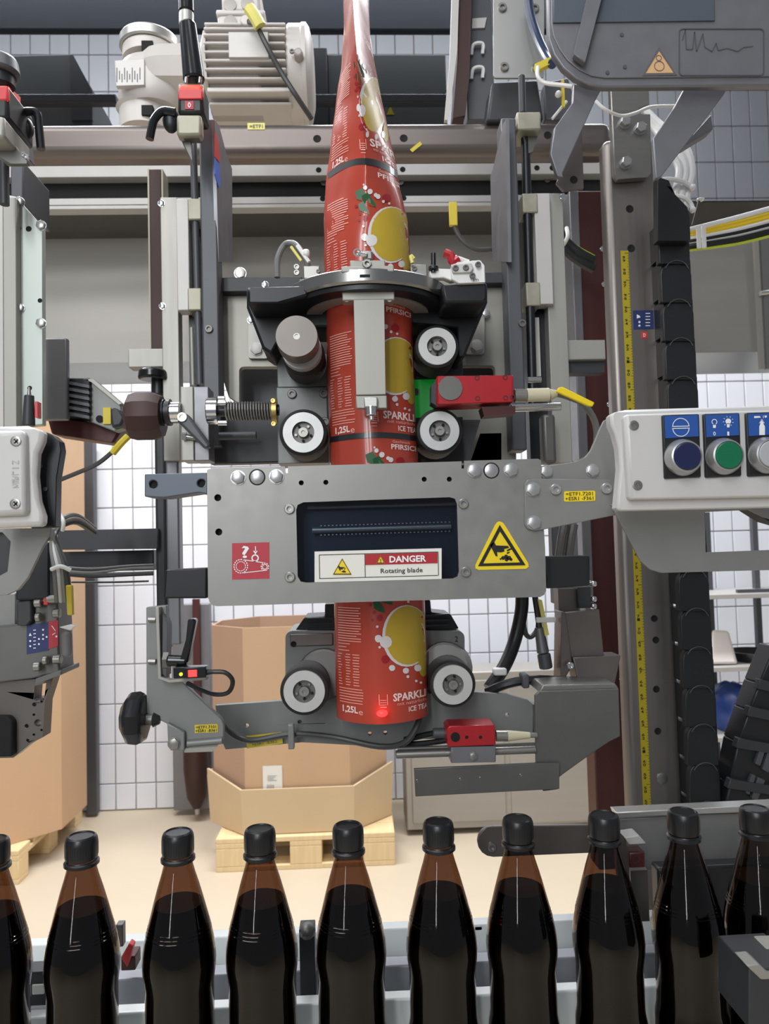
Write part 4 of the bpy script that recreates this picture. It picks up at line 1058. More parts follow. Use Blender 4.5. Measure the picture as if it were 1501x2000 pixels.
# ================================================================== control panel
Y = .60
t = thing('push_button_box', 'light grey push-button box with blue, green and white buttons', 'control box', 1360, 1000, Y + .03)
k_ = -.027
def pl(pts, x0=1360): return shear(pts, x0, k_)
front = pl([(1222, 818), (1560, 818), (1560, 976), (1218, 976)], 1222)
front = [(1219, 809), (1560, 800), (1560, 968), (1226, 976)]
back = [(1191, 811), (1222, 800), (1560, 790), (1560, 988), (1205, 998), (1203, 985)]
G().poly([(1192, 812), (1196, 806), (1222, 800), (1560, 790), (1560, 990), (1208, 998), (1204, 992), (1207, 960), (1211, 915), (1208, 875), (1200, 845), (1193, 830)], Y + .008, .014).done('housing', 'plastic_grey', t, bevel=.003)
G().poly([(1219, 809), (1560, 799), (1560, 970), (1228, 976)], Y, .02).done('face', 'plastic_grey', t, bevel=.003)
for px, py in ((1237, 831), (1244, 948)): screw(t, px, py, Y, 10, 'steel', h=2)
YB = Y - .003
def button(ax, bx, cap, icon):
    u = G().poly([(ax, 810 - (ax - 1295) * .027), (bx, 808 - (bx - 1365) * .027), (bx + 4, 932 - (bx - 1365) * .027), (ax + 5, 935 - (ax - 1295) * .027)], YB, .004).done('button_mount', 'black', t, bevel=.0012)
    o = (ax - 1295) * -.027
    s = G().poly([(ax + 4, 813 + o), (bx - 3, 811 + o - 1), (bx - 1, 854 + o - 2), (ax + 6, 856 + o)], YB - .0006, .001).done('symbol_plate', 'blue_sticker', u)
    g = G(); icon(g, (ax + bx) / 2, 834 + o, YB - .001)
    g.done('symbol', 'print_white', s, smooth=False, recalc=False)
    cx, cy = ax + 38, 894 + o
    G().ylathe(cx, cy, YB, [(0, 0), (36, 0), (37, 3), (36, 10), (31, 24), (28, 25), (27, 22), (0, 22)], 40).done('bezel', 'silver', u)
    G().ylathe(cx, cy, YB, [(0, 21), (26.5, 21), (26.5, 25), (25, 26.5), (0, 26.5)], 40).done('button_cap', cap, u)
def ic1(g, x, y, yv):
    g.arc(x, y - 1, 16.5, 1.4, 4, 176, yv); g.arc(x, y + 2, 16.5, 1.4, 184, 356, yv); g.line(x - 17, y - 1, x + 17, y - 2, 1.4, yv); g.line(x - 17, y + 3, x + 17, y + 2, 1.4, yv)
def ic2(g, x, y, yv):
    a, b = x - 14, x + 13
    g.arc(a, y - 8, 5, 1.4, -60, 240, yv); g.flat([(a - 3, y - 2), (a + 3, y - 2), (a + 2.5, y + 4), (a - 2.5, y + 4)], yv)
    g.flat(circ(b, y - 9, 5.5), yv); g.flat([(b - 3, y - 5), (b + 3, y - 5), (b + 2.5, y + 3), (b - 2.5, y + 3)], yv)
    for i in range(8):
        q = pi / 8 + i * pi * 2 / 9 - 1.2
        g.line(b + 8 * cos(q + pi), y - 9 + 8 * sin(q + pi), b + 10.5 * cos(q + pi), y - 9 + 10.5 * sin(q + pi), 1, yv)
    text(g, '0', a, y + 15, 5, 8, yv); text(g, '1', b, y + 15, 4, 8, yv)
def ic3(g, x, y, yv):
    x -= 4
    g.flat([(x - 4, y - 8), (x + 2, y - 8), (x + 2, y - 2), (x + 5, y + 3), (x + 5, y + 20), (x - 6, y + 20), (x - 6, y + 3), (x - 4, y - 2)], yv)
    g.flat([(x - 16, y - 17), (x - 5, y - 17), (x - 3, y - 14), (x - 16, y - 13)], yv); g.line(x + 2, y - 18, x + 2, y - 13, 1, yv); g.flat([(x + 4, y - 18), (x + 9, y - 18), (x + 8, y - 14), (x + 5, y - 14)], yv)
    g.line(x - 6, y - 3, x - 1, y - 11, 1, yv); g.line(x + 4, y - 3, x - 1, y - 11, 1, yv)
    g.arc(x + 22, y - 6, 7, 1.2, 90, 200, yv); g.arc(x + 22, y + 2, 7, 1.2, 110, 200, yv)
button(1293, 1365, 'navy', ic1); button(1373, 1444, 'green_button', ic2); button(1456, 1528, 'white_button', ic3)
t = thing('panel_bracket', 'grey sheet bracket below the push-button box', 'bracket', 1360, 1110, .66)
G().plate([(1192, 985), (1560, 972), (1560, 1028), (1490, 1010), (1462, 996), (1376, 1000), (1378, 1079), (1560, 1072), (1560, 1112), (1290, 1119), (1268, 1112), (1250, 1095), (1205, 1010)], [], .665, .003).done('plate', 'bracket_grey', t, bevel=.0006)
G().plate([(1440, 980), (1560, 980), (1560, 1035), (1500, 1018), (1468, 998)], [], .672, .02).done('dark_web', 'charcoal', t)  # charcoal web set behind the bracket plate

# ================================================================== column with measuring tape
Y = 1.05
t = thing('machine_column', 'stainless square column with a yellow measuring tape', 'column', 1290, 1600, Y)
X0, X1 = P(1203, 900, Y).x, P(1307, 900, Y).x
Zt, Zb = P(1240, 270, Y).z, 0
G().box(X0, X1, Y, Y + .03, Zb, Zt).done('tube', 'steel_v', t, bevel=.010, seg=4)
def colx(px, py): return px
for px, py in ((1229, 408), (1232, 485)): dark_hole(t, px, py, Y, 7)
for px, py in ((1277, 1208), (1280, 1250), (1281, 1346), (1284, 1428)): dark_hole(t, px, py, Y, 6)
G().ylathe(1292, 1520, Y, [(11, 0), (11, 2), (8, 3), (0, 3)], 18).done('cap_screw', 'steel', t)
a, b = P(1212, 490, Y), P(1270, 1582, Y); xm = (a.x + b.x) / 2; hw = L(7.8, Y)
s = G().box(xm - hw, xm + hw, Y - .0006, Y, P(1272, 1620, Y).z, a.z).done('measuring_tape', 'tape_yellow', t)
g = G(); zz = a.z - .004; i = 0
while zz > P(1272, 1610, Y).z:
    ln = hw * (1.0 if i % 10 == 0 else .5 if i % 5 == 0 else .3)
    g.add([(xm + hw - ln, Y - .0009, zz), (xm + hw, Y - .0009, zz), (xm + hw, Y - .0009, zz + .0006), (xm + hw - ln, Y - .0009, zz + .0006)], [(0, 1, 2, 3)])
    zz -= .004; i += 1
zz = a.z - .012; n = 99; vsd = {d: glyphs(d, .02) for d in '0123456789'}
while zz > P(1272, 1610, Y).z:
    for j, d in enumerate(str(n % 100)):
        vs, fs = vsd[d]; g.add([Vector((xm - .0035 + u * .004, Y - .0009, zz + v * .004 - j * .0048)) for u, v in vs], fs)
    zz -= .0185; n -= 1
tag(g.done('tape_print', 'print_black', s, smooth=False, recalc=False), kind='stuff')
s = G().rect(1236, 606, 1276, 643, Y - .0005, .0006).done('blue_sticker', 'blue_dark', t)
g = G(); g.flat([(1249, 617), (1250, 612 + 8), (1243, 622), (1243, 614)], Y - .0009)
for i in range(5): g.line(1260, 612 + i * 6, 1269, 612 + i * 6, 1.5, Y - .0009)
for py in (629, 636): g.flat(circ(1248, py, 2.2, 8), Y - .0009)
g.done('symbol', 'print_white', s, smooth=False, recalc=False)
s = G().rect(1252, 648, 1264, 661, Y - .0005, .0006).done('red_sticker', 'red', t)
g = G(); text(g, 'D', 1258, 654.5, 5, 7, Y - .0009); g.done('lettering', 'print_white', s, smooth=False, recalc=False)
t = thing('top_plate', 'bright plate with three hex bolts on top of the measuring tape column', 'plate', 1232, 350, 1.03)
G().plate([(1190, 140), (1266, 140), (1268, 205), (1246, 212), (1252, 222), (1270, 222), (1272, 336), (1264, 346), (1206, 350), (1199, 340)], [], 1.035, .012).done('plate', 'steel', t, bevel=.0015)
for px, py in ((1218, 241), (1248, 253), (1220, 320)): hexbolt(t, px, py, 1.035, 11, 'silver', h=14)

# cable chain
YC = 1.0
def chain(name, label, start, end, n, wpx, Yc):
    t = thing(name, label, 'cable chain', end[0], end[1], Yc)
    for i in range(n):
        f = i / (n - 1); cx = start[0] + (end[0] - start[0]) * f; cy = start[1] + (end[1] - start[1]) * f
        pt = (end[1] - start[1]) / (n - 1)
        w_ = wpx / 2
        pts = [(cx - w_, cy + pt * .62)] + [(cx - w_ * cos(pi * q / 8), cy - pt * .10 - w_ * .95 * sin(pi * q / 8)) for q in range(9)] + [(cx + w_, cy + pt * .62)]
        g = G().poly(pts, Yc, .012)
        zc = P(cx, cy, Yc).z; zh = L(pt, Yc)
        for v in g.v: v.y += (zc - v.z) / zh * .004 * -1 + .0022
        for v in g.v: v.y = Yc + (v.y - Yc)
        o = g.done('chain_link', 'black', t, bevel=.0014)
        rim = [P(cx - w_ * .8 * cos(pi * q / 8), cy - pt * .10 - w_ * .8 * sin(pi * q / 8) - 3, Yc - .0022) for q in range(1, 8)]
        G().tube(rim, .0006, 5, 2).done('link_highlight', 'slate', o)  # lighter tube along the top arc, an edge highlight built as shape
        G().rect(cx - w_ + 1, cy - pt * .45, cx + w_ - 3, cy + pt * .45, Yc + .016, .05).done('link_body', 'black', t)
    return t
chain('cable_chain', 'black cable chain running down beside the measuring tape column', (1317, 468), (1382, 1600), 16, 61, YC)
t = thing('chain_end', 'black rounded end piece on top of the cable chain', 'chain end', 1310, 420, 1.0)
G().poly([(1284, 470), (1284, 345), (1305, 352), (1318, 380), (1330, 392), (1342, 405), (1346, 425), (1348, 470)], .985, .016).done('body', 'black', t, bevel=.002)
# second chain, leaning
t = thing('cable_chain', 'black cable chain leaning across the corner in front of the shelf rack', 'cable chain', 1460, 1590, .98)
prev = None
seg = [(1512, 1262, 1600), (1482, 1335, 1600), (1462, 1388, 1600), (1440, 1450, 1600), (1424, 1530, 1600), (1408, 1612, 1600)]
for (a0, b0, c0), (a1, b1, c1) in zip(seg, seg[1:]):
    G().poly([(a0, b0), (c0, b0 + 30), (c1, b1 + 26), (a1, b1)], .99, .04).done('chain_link', 'black', t, bevel=.002)
    G().poly([(a1 + 2, b1 - 8), (c1, b1 + 20), (c1, b1 + 38), (a1 - 4, b1 + 10)], .982, .012).done('cross_bar', 'charcoal', t, bevel=.001)
for pts in ([(1487, 1452), (1497, 1456), (1484, 1497), (1474, 1492)], [(1500, 1466), (1512, 1470), (1500, 1510), (1488, 1503)], [(1468, 1512), (1476, 1515), (1463, 1553), (1455, 1549)], [(1480, 1518), (1494, 1524), (1478, 1566), (1467, 1560)]):
    G().poly(pts, .984, .006).done('slat', 'slate', t, bevel=.001)

# ================================================================== upper reel housing
Y = .82
t = thing('upper_housing', 'large grey housing with rounded corner and yellow roller warning sign at the top', 'housing', 1300, 178, Y)
body = [(1600, -60), (1600, 166), (1180, 170), (1150, 166), (1122, 152), (1098, 132), (1080, 106), (1070, 76), (1068, -60)]
G().poly(body, Y, .010).done('shell', 'slate_light', t, bevel=.002)
inn = [(1600, -60), (1600, 148), (1182, 152), (1155, 148), (1130, 136), (1108, 118), (1092, 96), (1080, 70), (1076, 44), (1076, -60)]
G().poly(inn, Y - .002, .003).done('face', 'slate_light', t, bevel=.0008)
G().poly([(1080, -60), (1394, -60), (1396, 40), (1080, 44)], Y - .004, .003).done('upper_strip', 'blue_grey', t, bevel=.0008)
s = G().plate(shear([(1286, 91), (1322, 146), (1254, 147)], 1288, -.01), [], Y - .0026, .0006).done('warning_sign', 'amber', t)
g = G(); yy = Y - .003
va = [P(x, y, yy) for x, y in ((1286, 91), (1322, 146), (1254, 147), (1286.5, 99), (1315, 142), (1260, 143))]
g.add(va, [(0, 1, 4, 3), (1, 2, 5, 4), (2, 0, 3, 5)])
g.arc(1286, 113, 5.5, 1.5, 0, 360, yy); g.arc(1287, 129, 10, 1.5, 0, 360, yy)
g.done('symbol', 'print_grey', s, smooth=False, recalc=False)
s = G().plate(rr(1325, 55, 1492, 148, 8), [rr(1327, 57, 1490, 146, 7)], Y - .0028, .001).done('recess_frame', 'slate', t)
g = G()
zig = [(1332, 78), (1338, 58), (1340, 96), (1352, 96), (1356, 62), (1360, 100), (1372, 66), (1376, 92), (1390, 100), (1398, 84), (1402, 98), (1420, 94), (1440, 100), (1452, 92), (1470, 90)]
for p0, p1 in zip(zig, zig[1:]): g.line(*p0, *p1, 1.6, Y - .0028)
g.done('scribble', 'slate', t, smooth=False, recalc=False)
for px, py in ((1214, 67), (1220, 130), (1186, 141)): G().disc(px, py, 4, Y - .003, .002, 12).done('rivet', 'slate', t)
t = thing('bar_reflection', 'pale diagonal reflection of a bar, built over the upper housing', 'bar', 1150, 125, .80)
G().poly([(1155, -40), (1184, -40), (1142, 122), (1120, 106)], .806, .008).done('bar', 'slate_light', t, bevel=.001)  # slab built in place of a reflected bar in the guard pane
t = thing('housing_strut', 'slanting grey leg of the upper housing above the silver block', 'leg', 1090, 340, .84)
G().poly([(1120, 164), (1174, 174), (1162, 196), (1098, 338), (1100, 346), (1088, 344), (1074, 300), (1082, 250), (1118, 200)], .84, .008).done('web', 'slate_light', t, bevel=.001)
G().poly([(1136, 250), (1140, 368), (1100, 372), (1086, 356), (1092, 344)], .90, .006).done('foot', 'steel_warm', t, bevel=.001)
dark_hole(t, 1120, 351, .90, 7)
t = thing('housing_strut', 'slanting grey leg of the upper housing beside the white hoses', 'leg', 1300, 350, .84)
G().poly([(1336, 172), (1422, 168), (1412, 186), (1290, 346), (1280, 348), (1275, 270), (1316, 210)], .84, .008).done('web', 'slate_light', t, bevel=.001)
G().poly([(1388, 224), (1392, 252), (1340, 284), (1334, 284)], .90, .02).done('tab', 'slate_light', t, bevel=.001)
# left part of the upper region: riser plates
t = thing('frame_riser', 'tall thin maroon riser plate standing on the cross beam beside the film', 'post', 895, 232, 1.2)
G().poly([(884, -60), (898, -60), (892, 100), (880, 200), (874, 234), (868, 234), (878, 120)], 1.19, .01).done('edge_strip', 'alu_pale', t)
G().poly([(896, -60), (922, -60), (916, 150), (908, 228), (884, 232), (892, 120)], 1.2, .04).done('plate', 'brown_dark', t, bevel=.002)
t = thing('frame_riser', 'dark grey riser with three clear clips behind the riveted plate', 'post', 935, 232, 1.24)
G().rect(908, -60, 962, 234, 1.24, .05).done('plate', 'slate', t, bevel=.002)
G().poly([(922, 36), (950, 34), (946, 54), (921, 55)], 1.236, .004).done('label', 'alu_pale', t)
for py in (95, 142): G().tube([(920, py + 12, 1.235), (924, py - 8, 1.23), (942, py - 10, 1.23), (942, py + 10, 1.235)], .003, 6).done('clip', 'cable_white', t)
t = thing('riveted_plate', 'bright stainless plate with four rivets above the thin guide rod', 'plate', 1010, 152, 1.1)
G().plate(rr(963, -20, 1062, 152, 6), [], 1.1, .004).done('plate', 'steel_bright', t, bevel=.0008)
for px, py in ((980, 16), (1043, 18), (984, 132), (1046, 134)): screw(t, px, py, 1.1, 9, 'steel')
tag(G().poly([(960, 160), (1050, 155), (1062, 232), (950, 236)], 1.14, .05).done('junction_box', 'charcoal', bevel=.004), 'dark junction box below the riveted plate', 'box')
tag(G().poly([(1062, 160), (1110, 150), (1135, 236), (1064, 236)], 1.2, .03).done('junction_plate', 'slate', bevel=.004), 'dark slate plate behind the slanting leg and white cable', 'plate')
o = cable('signal_cable', 'dark blue cable running past the riveted plate with a yellow tag', [(1028, -30, 1.06), (1036, 30, 1.06), (1052, 80, 1.05), (1068, 112, 1.03), (1078, 125, 1.0)], L(9, 1.06), 'cable_blue', 10)
G().poly([(1044, 124), (1076, 110), (1080, 122), (1048, 138)], 1.0, .01).done('tag', 'yellow_tag', o, bevel=.001)
cable('signal_cable', 'white cable looping from the yellow tag towards the slanting leg', [(1050, 130, 1.0), (1050, 150, 1.0), (1064, 162, 1.0), (1095, 166, .99), (1118, 169, .98)], L(4, 1), 'cable_white')
t2 = cable('signal_cable', 'thin white cable crossing in front of the bright bolted plate', [(1163, 198, .98), (1182, 214, .97), (1212, 226, .97), (1240, 221, .97), (1270, 209, .98), (1316, 207, .99)], L(3.2, .97), 'cable_white')
cable('signal_cable', 'short white cable dropping behind the slanting leg', [(1106, 198, 1.1), (1092, 215, 1.1), (1078, 232, 1.1)], L(3, 1.1), 'cable_white')
o = tag(G().blob(1090, 184, 7, 6, .006, 1.06).done('cable_tie', 'cable_white'), 'white cable tie head with a yellow tail beside the slanting leg', 'cable tie')
G().rect(1097, 156, 1102, 208, 1.06, .004).done('tail', 'yellow_tag', o)

# hoses and cable bundles near the chain
hz = [('clear white hose curving down into the cable chain, outermost', 1340, 0), ('clear white hose curving down into the cable chain, second', 1328, 1), ('clear white hose curving down into the cable chain, innermost', 1316, 2)]
for lab, x, i in hz:
    cable('air_hose', lab, [(1262 + i * 2, 218 + i * 8, 1.12), (1290 - i * 2, 245 + i * 8, 1.10), (x - 6, 282 + i * 10, 1.06), (x + 10, 330, 1.04), (x + 4, 370, 1.03), (x - 4, 410, 1.03)], L(8, 1.05), 'cable_white', 10, 'hose', 'white hoses at the chain end')
for lab, pts in (('white cable tie loop around the hoses, the upper one', [(1284, 358, 1.03), (1300, 350, 1.02), (1330, 354, 1.02), (1352, 366, 1.02)]), ('white cable tie loop around the hoses, the lower one', [(1312, 382, 1.02), (1335, 386, 1.01), (1348, 398, 1.01), (1352, 410, 1.01)])):
    o = tag(G().tube(pts, L(5, 1.02), 8).done('cable_tie', 'cable_white'), lab, 'cable tie')
    G().blob(pts[-1][0], pts[-1][1], 6, 6, .006, pts[-1][2] - .004, 10, 6).done('head', 'cable_white', o)
o = tag(G().tube([(1365, 392, 1.1), (1352, 440, 1.1)], .002, 6).done('tie_rod', 'cable_dark_grey'), 'thin stalk with a white knob above the yellow cables', 'stalk')
G().blob(1367, 390, 8, 4, .006, 1.1, 10, 6).done('knob', 'cable_white', o)
for lab, m, dy, r in (('white cable, topmost of the bundle beside the chain', 'cable_white', 0, 6), ('yellow cable, upper of two in the bundle beside the chain', 'cable_yellow', 9, 5), ('yellow cable, lower of two in the bundle beside the chain', 'cable_yellow', 16, 5),
                      ('white cable under the yellow ones in the bundle beside the chain', 'cable_white', 23, 5), ('black cable, upper of the bundle beside the chain', 'cable_black', 30, 5), ('silver-grey cable between black ones in the bundle beside the chain', 'plastic_grey', 35, 4),
                      ('black cable, lower of the bundle beside the chain', 'cable_black', 43, 7), ('lime-striped cable, lowest of the bundle beside the chain', 'cable_lime', 51, 3)):
    cable('bundle_cable', lab, [(1330, 452 + dy * .75, 1.14), (1360, 446 + dy * .8, 1.12), (1400, 436 + dy * .9, 1.12), (1450, 423 + dy, 1.12), (1540, 398 + dy * 1.05, 1.12)], L(r, 1.12), m, 8, 'cable', None, 4)
for px, lab in ((1365, 'white cable tie strap beside the chain on the yellow bundle, nearer the chain'), (1375, 'white cable tie strap on the yellow bundle, farther from the chain')):
    tag(G().rect(px - 4, 440, px + 4, 484, 1.095, .004).done('cable_tie', 'cable_white', bevel=.001), lab, 'cable tie')
for lab, m, dy in (('black cable, inner of the loop behind the maroon upright', 'cable_black', 0), ('black cable, outer of the loop behind the maroon upright', 'cable_black', 16), ('lime-striped cable of the loop behind the maroon upright', 'cable_lime', -9)):
    cable('loop_cable', lab, [(1080, 430 + dy, 1.22), (1100, 466 + dy, 1.22), (1125, 490 + dy, 1.22), (1160, 510 + dy, 1.22)], L(10 if m == 'cable_black' else 3, 1.2), m)
tag(G().tube([(1106, 445, 1.19), (1108, 462, 1.18), (1100, 478, 1.19)], L(4, 1.19), 8).done('cable_tie', 'cable_white'), 'white cable tie around the black loop behind the maroon upright', 'cable tie')
t = thing('panel_post', 'slim pale upright with a toggle latch on the stainless panel', 'post', 1488, 700, 1.7)
G().rect(1478, 440, 1486, 720, 1.7, .01).done('upright', 'alu', t); G().rect(1490, 440, 1520, 720, 1.7, .012).done('upright', 'steel', t)
G().cyl(P(1484, 573, 1.69), P(1500, 571, 1.69), L(5, 1.7)).done('latch', 'chrome', t)

# ================================================================== lower head: rollers' motor box, cross plate, sensors
t = thing('roller_motor', 'grey motor box with a black finned lid behind the lower rollers', 'motor', 735, 1400, .86)
G().plate(rr(557, 1232, 907, 1420, 14), [], .86, .08).done('box', 'plate_grey', t, bevel=.003)
G().poly([(572, 1238), (594, 1206), (634, 1204), (634, 1180), (840, 1172), (842, 1196), (880, 1200), (896, 1228)], .87, .06).done('lid', 'black_anod', t, bevel=.004)
for py in (1209, 1219, 1229): G().rect(600, py - 6, 878, py - 2, .865, .004).done('fin', 'black_gloss', t)
G().rect(566, 1238, 650, 1262, .857, .004).done('ledge', 'steel_warm', t, bevel=.001)
dark_hole(t, 573, 1258, .857, 5)
g = G(); text(g, '2', 891, 1248, 6, 11, .8595); g.done('lettering', 'print_black', t, smooth=False, recalc=False)
for px, py in ((632, 1318), (868, 1305)): G().cyl(P(px, py, .82), P(px, py, .87), L(44, .84), L(56, .84)).done('bearing_cone', 'steel_dark', t)
t = thing('clamp_plate', 'grey angular plate with black clamp knob, lever and yellow sticker', 'plate', 360, 1470, .74)
Y = .74
G().plate([(285, 1186), (325, 1182), (328, 1330), (356, 1332), (432, 1404), (437, 1416), (437, 1444), (366, 1450), (358, 1466), (332, 1466), (326, 1414), (286, 1394)], [], Y, .008).done('plate', 'plate_grey', t, bevel=.001)
G().poly([(326, 1412), (360, 1430), (360, 1466), (334, 1466), (328, 1458)], Y - .006, .006).done('lug', 'plate_grey', t, bevel=.001)
G().cyl(P(366, 1452, Y), P(434, 1446, Y), L(7, Y)).done('folded_lip', 'plate_grey', t)
G().poly([(358, 1462), (424, 1458), (416, 1468), (360, 1470)], Y - .003, .01).done('lower_lip', 'alu', t)
hexbolt(t, 340, 1452, Y - .006, 11, 'steel')
s = G().rect(380, 1415, 425, 1431, Y - .0006, .0008).done('yellow_sticker', 'yellow_tag', t)
g = G(); text(g, '=ETF1.7101', 402, 1420, 38, 5.5, Y - .001); text(g, '+ESR1 -B361', 402, 1427, 40, 5.5, Y - .001); g.done('lettering', 'print_black', s, smooth=False, recalc=False)
for py in (1210, 1292): G().cyl(P(290, py, Y - .002), P(304, py, Y - .002), L(5, Y)).done('pin', 'steel', t)
G().poly([(303, 1186), (310, 1186), (314, 1322), (330, 1328), (402, 1322), (404, 1328), (330, 1334), (308, 1326)], Y - .012, .01).done('angle_bracket', 'alu', t, bevel=.0005)
G().poly([(318, 1200), (326, 1222), (324, 1322), (316, 1316)], Y - .008, .02).done('inner_bracket', 'slate', t)
t = thing('hand_clamp', 'black lobed clamp knob beside the angular plate with the yellow sticker', 'knob', 268, 1452, Y)
o_ = P(240, 1403, Y)
vs = []
G().lathe([(0, 0), (L(28, Y), 0), (L(48, Y), .006), (L(50, Y), .016), (L(44, Y), .022), (L(16, Y), .023), (0, .023)], o_, (1, 0, -.02), 9).done('grip', 'black_gloss', t, bevel=.002)
G().cyl(P(281, 1405, Y), P(300, 1406, Y), L(11, Y)).done('stem', 'steel_dark', t, bevel=.001)
G().cyl(P(300, 1406, Y), P(312, 1406, Y), L(14, Y), L(8, Y)).done('cone', 'black', t)
t = thing('clamp_lever', 'straight black clamp lever on the angular plate above the red-lit sensor', 'lever', 350, 1300, .72)
G().poly([(366, 1210), (380, 1208), (382, 1214), (366, 1296), (350, 1292), (362, 1250)], .715, .012).done('lever', 'black_gloss', t, bevel=.002)
G().cyl(P(326, 1290, .72), P(366, 1291, .72), L(11, .72)).done('hub', 'black_gloss', t, bevel=.002)
G().cyl(P(320, 1290, .725), P(330, 1290, .725), L(17, .72), n=6).done('nut', 'steel_dark', t)
Y = .705
t = thing('light_sensor', 'small black sensor with a glowing red window beside the black clamp lever', 'sensor', 372, 1326, Y)
G().rect(338, 1303, 402, 1325, Y, .012).done('body', 'black_gloss', t, bevel=.001)
G().rect(367, 1309, 384, 1322, Y - .001, .003).done('red_window', 'led_red', t, bevel=.0004)
G().disc(353, 1317, 3.5, Y - .0008, .002, 10).done('yellow_light', 'led_yellow', t)
G().cyl(P(402, 1313, Y + .006), P(418, 1312, Y + .006), L(6, Y), L(4, Y)).done('plug', 'black', t)
G().tube([(416, 1312, Y + .006), (440, 1314, Y + .006), (454, 1330, Y + .006), (446, 1352, Y + .008), (420, 1356, Y + .01), (390, 1346, Y + .02), (365, 1334, Y + .025)], L(4.5, Y), 8).done('cable', 'cable_black', t)
# cross plate
t = thing('cross_plate', 'long grey cross plate below the lower rollers with drilled holes', 'plate', 700, 1465, .80)
Y = .835
G().plate([(420, 1378), (560, 1368), (650, 1362), (840, 1354), (930, 1352), (990, 1356), (1030, 1368), (1040, 1376), (1042, 1440), (800, 1444), (780, 1452), (748, 1464), (700, 1456), (590, 1450), (440, 1464), (430, 1440)], [circ(x, y, 4, 10) for x, y in ((482, 1417), (585, 1410), (686, 1407), (722, 1433), (752, 1431), (788, 1404), (990, 1396))], Y, .008).done('plate', 'plate_grey', t, bevel=.001)
G().poly([(1040, 1376), (1048, 1376), (1048, 1436), (1040, 1440)], Y, .03).done('end_flange', 'steel_dark', t)
s = G().poly([(480, 1438), (550, 1430), (552, 1452), (482, 1462)], Y - .008, .001).done('yellow_tag', 'yellow_tag', t)
g = G(); text(g, '=ETF1.7101-B361', 516, 1442, 58, 6, Y - .0084, .0, 6); text(g, '+ESR1 -B362', 516, 1451, 48, 6, Y - .0084, .0, 6); g.done('lettering', 'print_grey', s, smooth=False, recalc=False)
cable('sensor_cable', 'grey cable running along the cross plate through the grey clip', [(388, 1370, .80), (420, 1400, .80), (450, 1432, .815), (490, 1446, .82), (570, 1434, .82), (650, 1440, .82), (740, 1458, .81), (790, 1450, .80), (815, 1415, .80), (822, 1384, .815)], L(6, .8), 'cable_dark_grey', 10)
tag(G().rect(562, 1416, 574, 1464, .808, .008).done('cable_clip', 'bracket_grey', bevel=.001), 'grey cable clip on the cross plate', 'clip')
t = thing('film_light', 'small glowing red sensor light at the lower edge of the film', 'light', 746, 1396, .752)
G().blob(746, 1393, 11, 7, .004, .748, 14, 8).done('lens', 'led_red', t)
G().rect(730, 1398, 770, 1412, .80, .03).done('body', 'black', t, bevel=.002)
# folded bracket at the column side
t = thing('folded_bracket', 'large folded grey bracket below the black cable bundle', 'bracket', 1110, 1550, .80)
Y = .79
G().plate([(1044, 1358), (1052, 1350), (1208, 1346), (1211, 1438), (1188, 1450), (1150, 1476), (1100, 1512), (1090, 1520), (1090, 1542), (1060, 1546), (1046, 1500)], [], Y, .004).done('plate', 'steel_dark', t, bevel=.001)
G().poly([(1052, 1352), (1060, 1338), (1202, 1336), (1208, 1346)], Y + .004, .05).done('upper_flange', 'steel', t, bevel=.001)
screw(t, 1085, 1504, Y, 7, 'steel_dark')
t = thing('lower_bar', 'flat dark bar with small holes sticking out from the folded bracket', 'bar', 950, 1552, .79)
G().plate([(808, 1502), (1046, 1491), (1092, 1490), (1092, 1541), (811, 1556)], [circ(x, y, 2.2, 8) for x, y in ((814, 1524), (898, 1521), (937, 1519), (1016, 1513))], .784, .004).done('bar', 'steel_dark', t, bevel=.0006)
t = thing('stepped_bracket', 'stepped brown-grey bracket above the folded bracket', 'bracket', 1150, 1340, .86)
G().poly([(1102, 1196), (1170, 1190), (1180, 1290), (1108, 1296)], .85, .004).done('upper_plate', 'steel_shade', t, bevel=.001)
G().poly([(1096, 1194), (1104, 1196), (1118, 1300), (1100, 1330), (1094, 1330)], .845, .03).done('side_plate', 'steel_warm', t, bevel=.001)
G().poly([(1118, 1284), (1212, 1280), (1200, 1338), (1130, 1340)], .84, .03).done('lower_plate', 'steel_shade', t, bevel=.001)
screw(t, 1113, 1300, .838, 7, 'chrome')
G().rect(1090, 1150, 1128, 1200, .87, .02).done('riser', 'steel_shade', t)
G().rect(1128, 1146, 1154, 1188, .862, .03).done('dark_block', 'charcoal', t, bevel=.001)
for py in (1142, 1172, 1186): G().rect(1155, py - 7, 1166, py + 4, .86, .02).done('clip', 'chrome', t, bevel=.002)
# small red sensor on rods
t = thing('sensor_block', 'small red sensor block on a polished rod under the cross plate', 'sensor', 920, 1490, .78)
Y = .77
G().poly(shear([(872, 1422), (878, 1417), (966, 1417), (968, 1456), (874, 1458)], 920, -.02), Y, .03).done('housing', 'red_box', t, bevel=.001)
G().disc(889, 1440, 9, Y - .001, .003).done('lens', 'void', t)
for px in (911, 938): dark_hole(t, px, 1440, Y, 3)
G().cyl(P(968, 1437, Y + .012), P(990, 1437, Y + .012), L(11, Y), n=12).done('gland', 'steel', t)
G().cyl(P(990, 1437, Y + .012), P(1034, 1436, Y + .012), L(11, Y), L(6, Y)).done('boot', 'cream', t)
G().cyl(P(1034, 1436, Y + .012), P(1048, 1436, Y + .012), L(5, Y)).done('cable_end', 'cable_grey', t)
G().poly(shear([(880, 1458), (968, 1458), (968, 1490), (880, 1490)], 920, -.02), Y + .002, .025).done('clamp_block', 'slate_light', t, bevel=.001)
hexbolt(t, 924, 1477, Y + .002, 8, 'steel')
G().cyl(P(845, 1432, .80), P(874, 1432, .80), L(10, .8)).done('rear_gland', 'slate', t, bevel=.001)
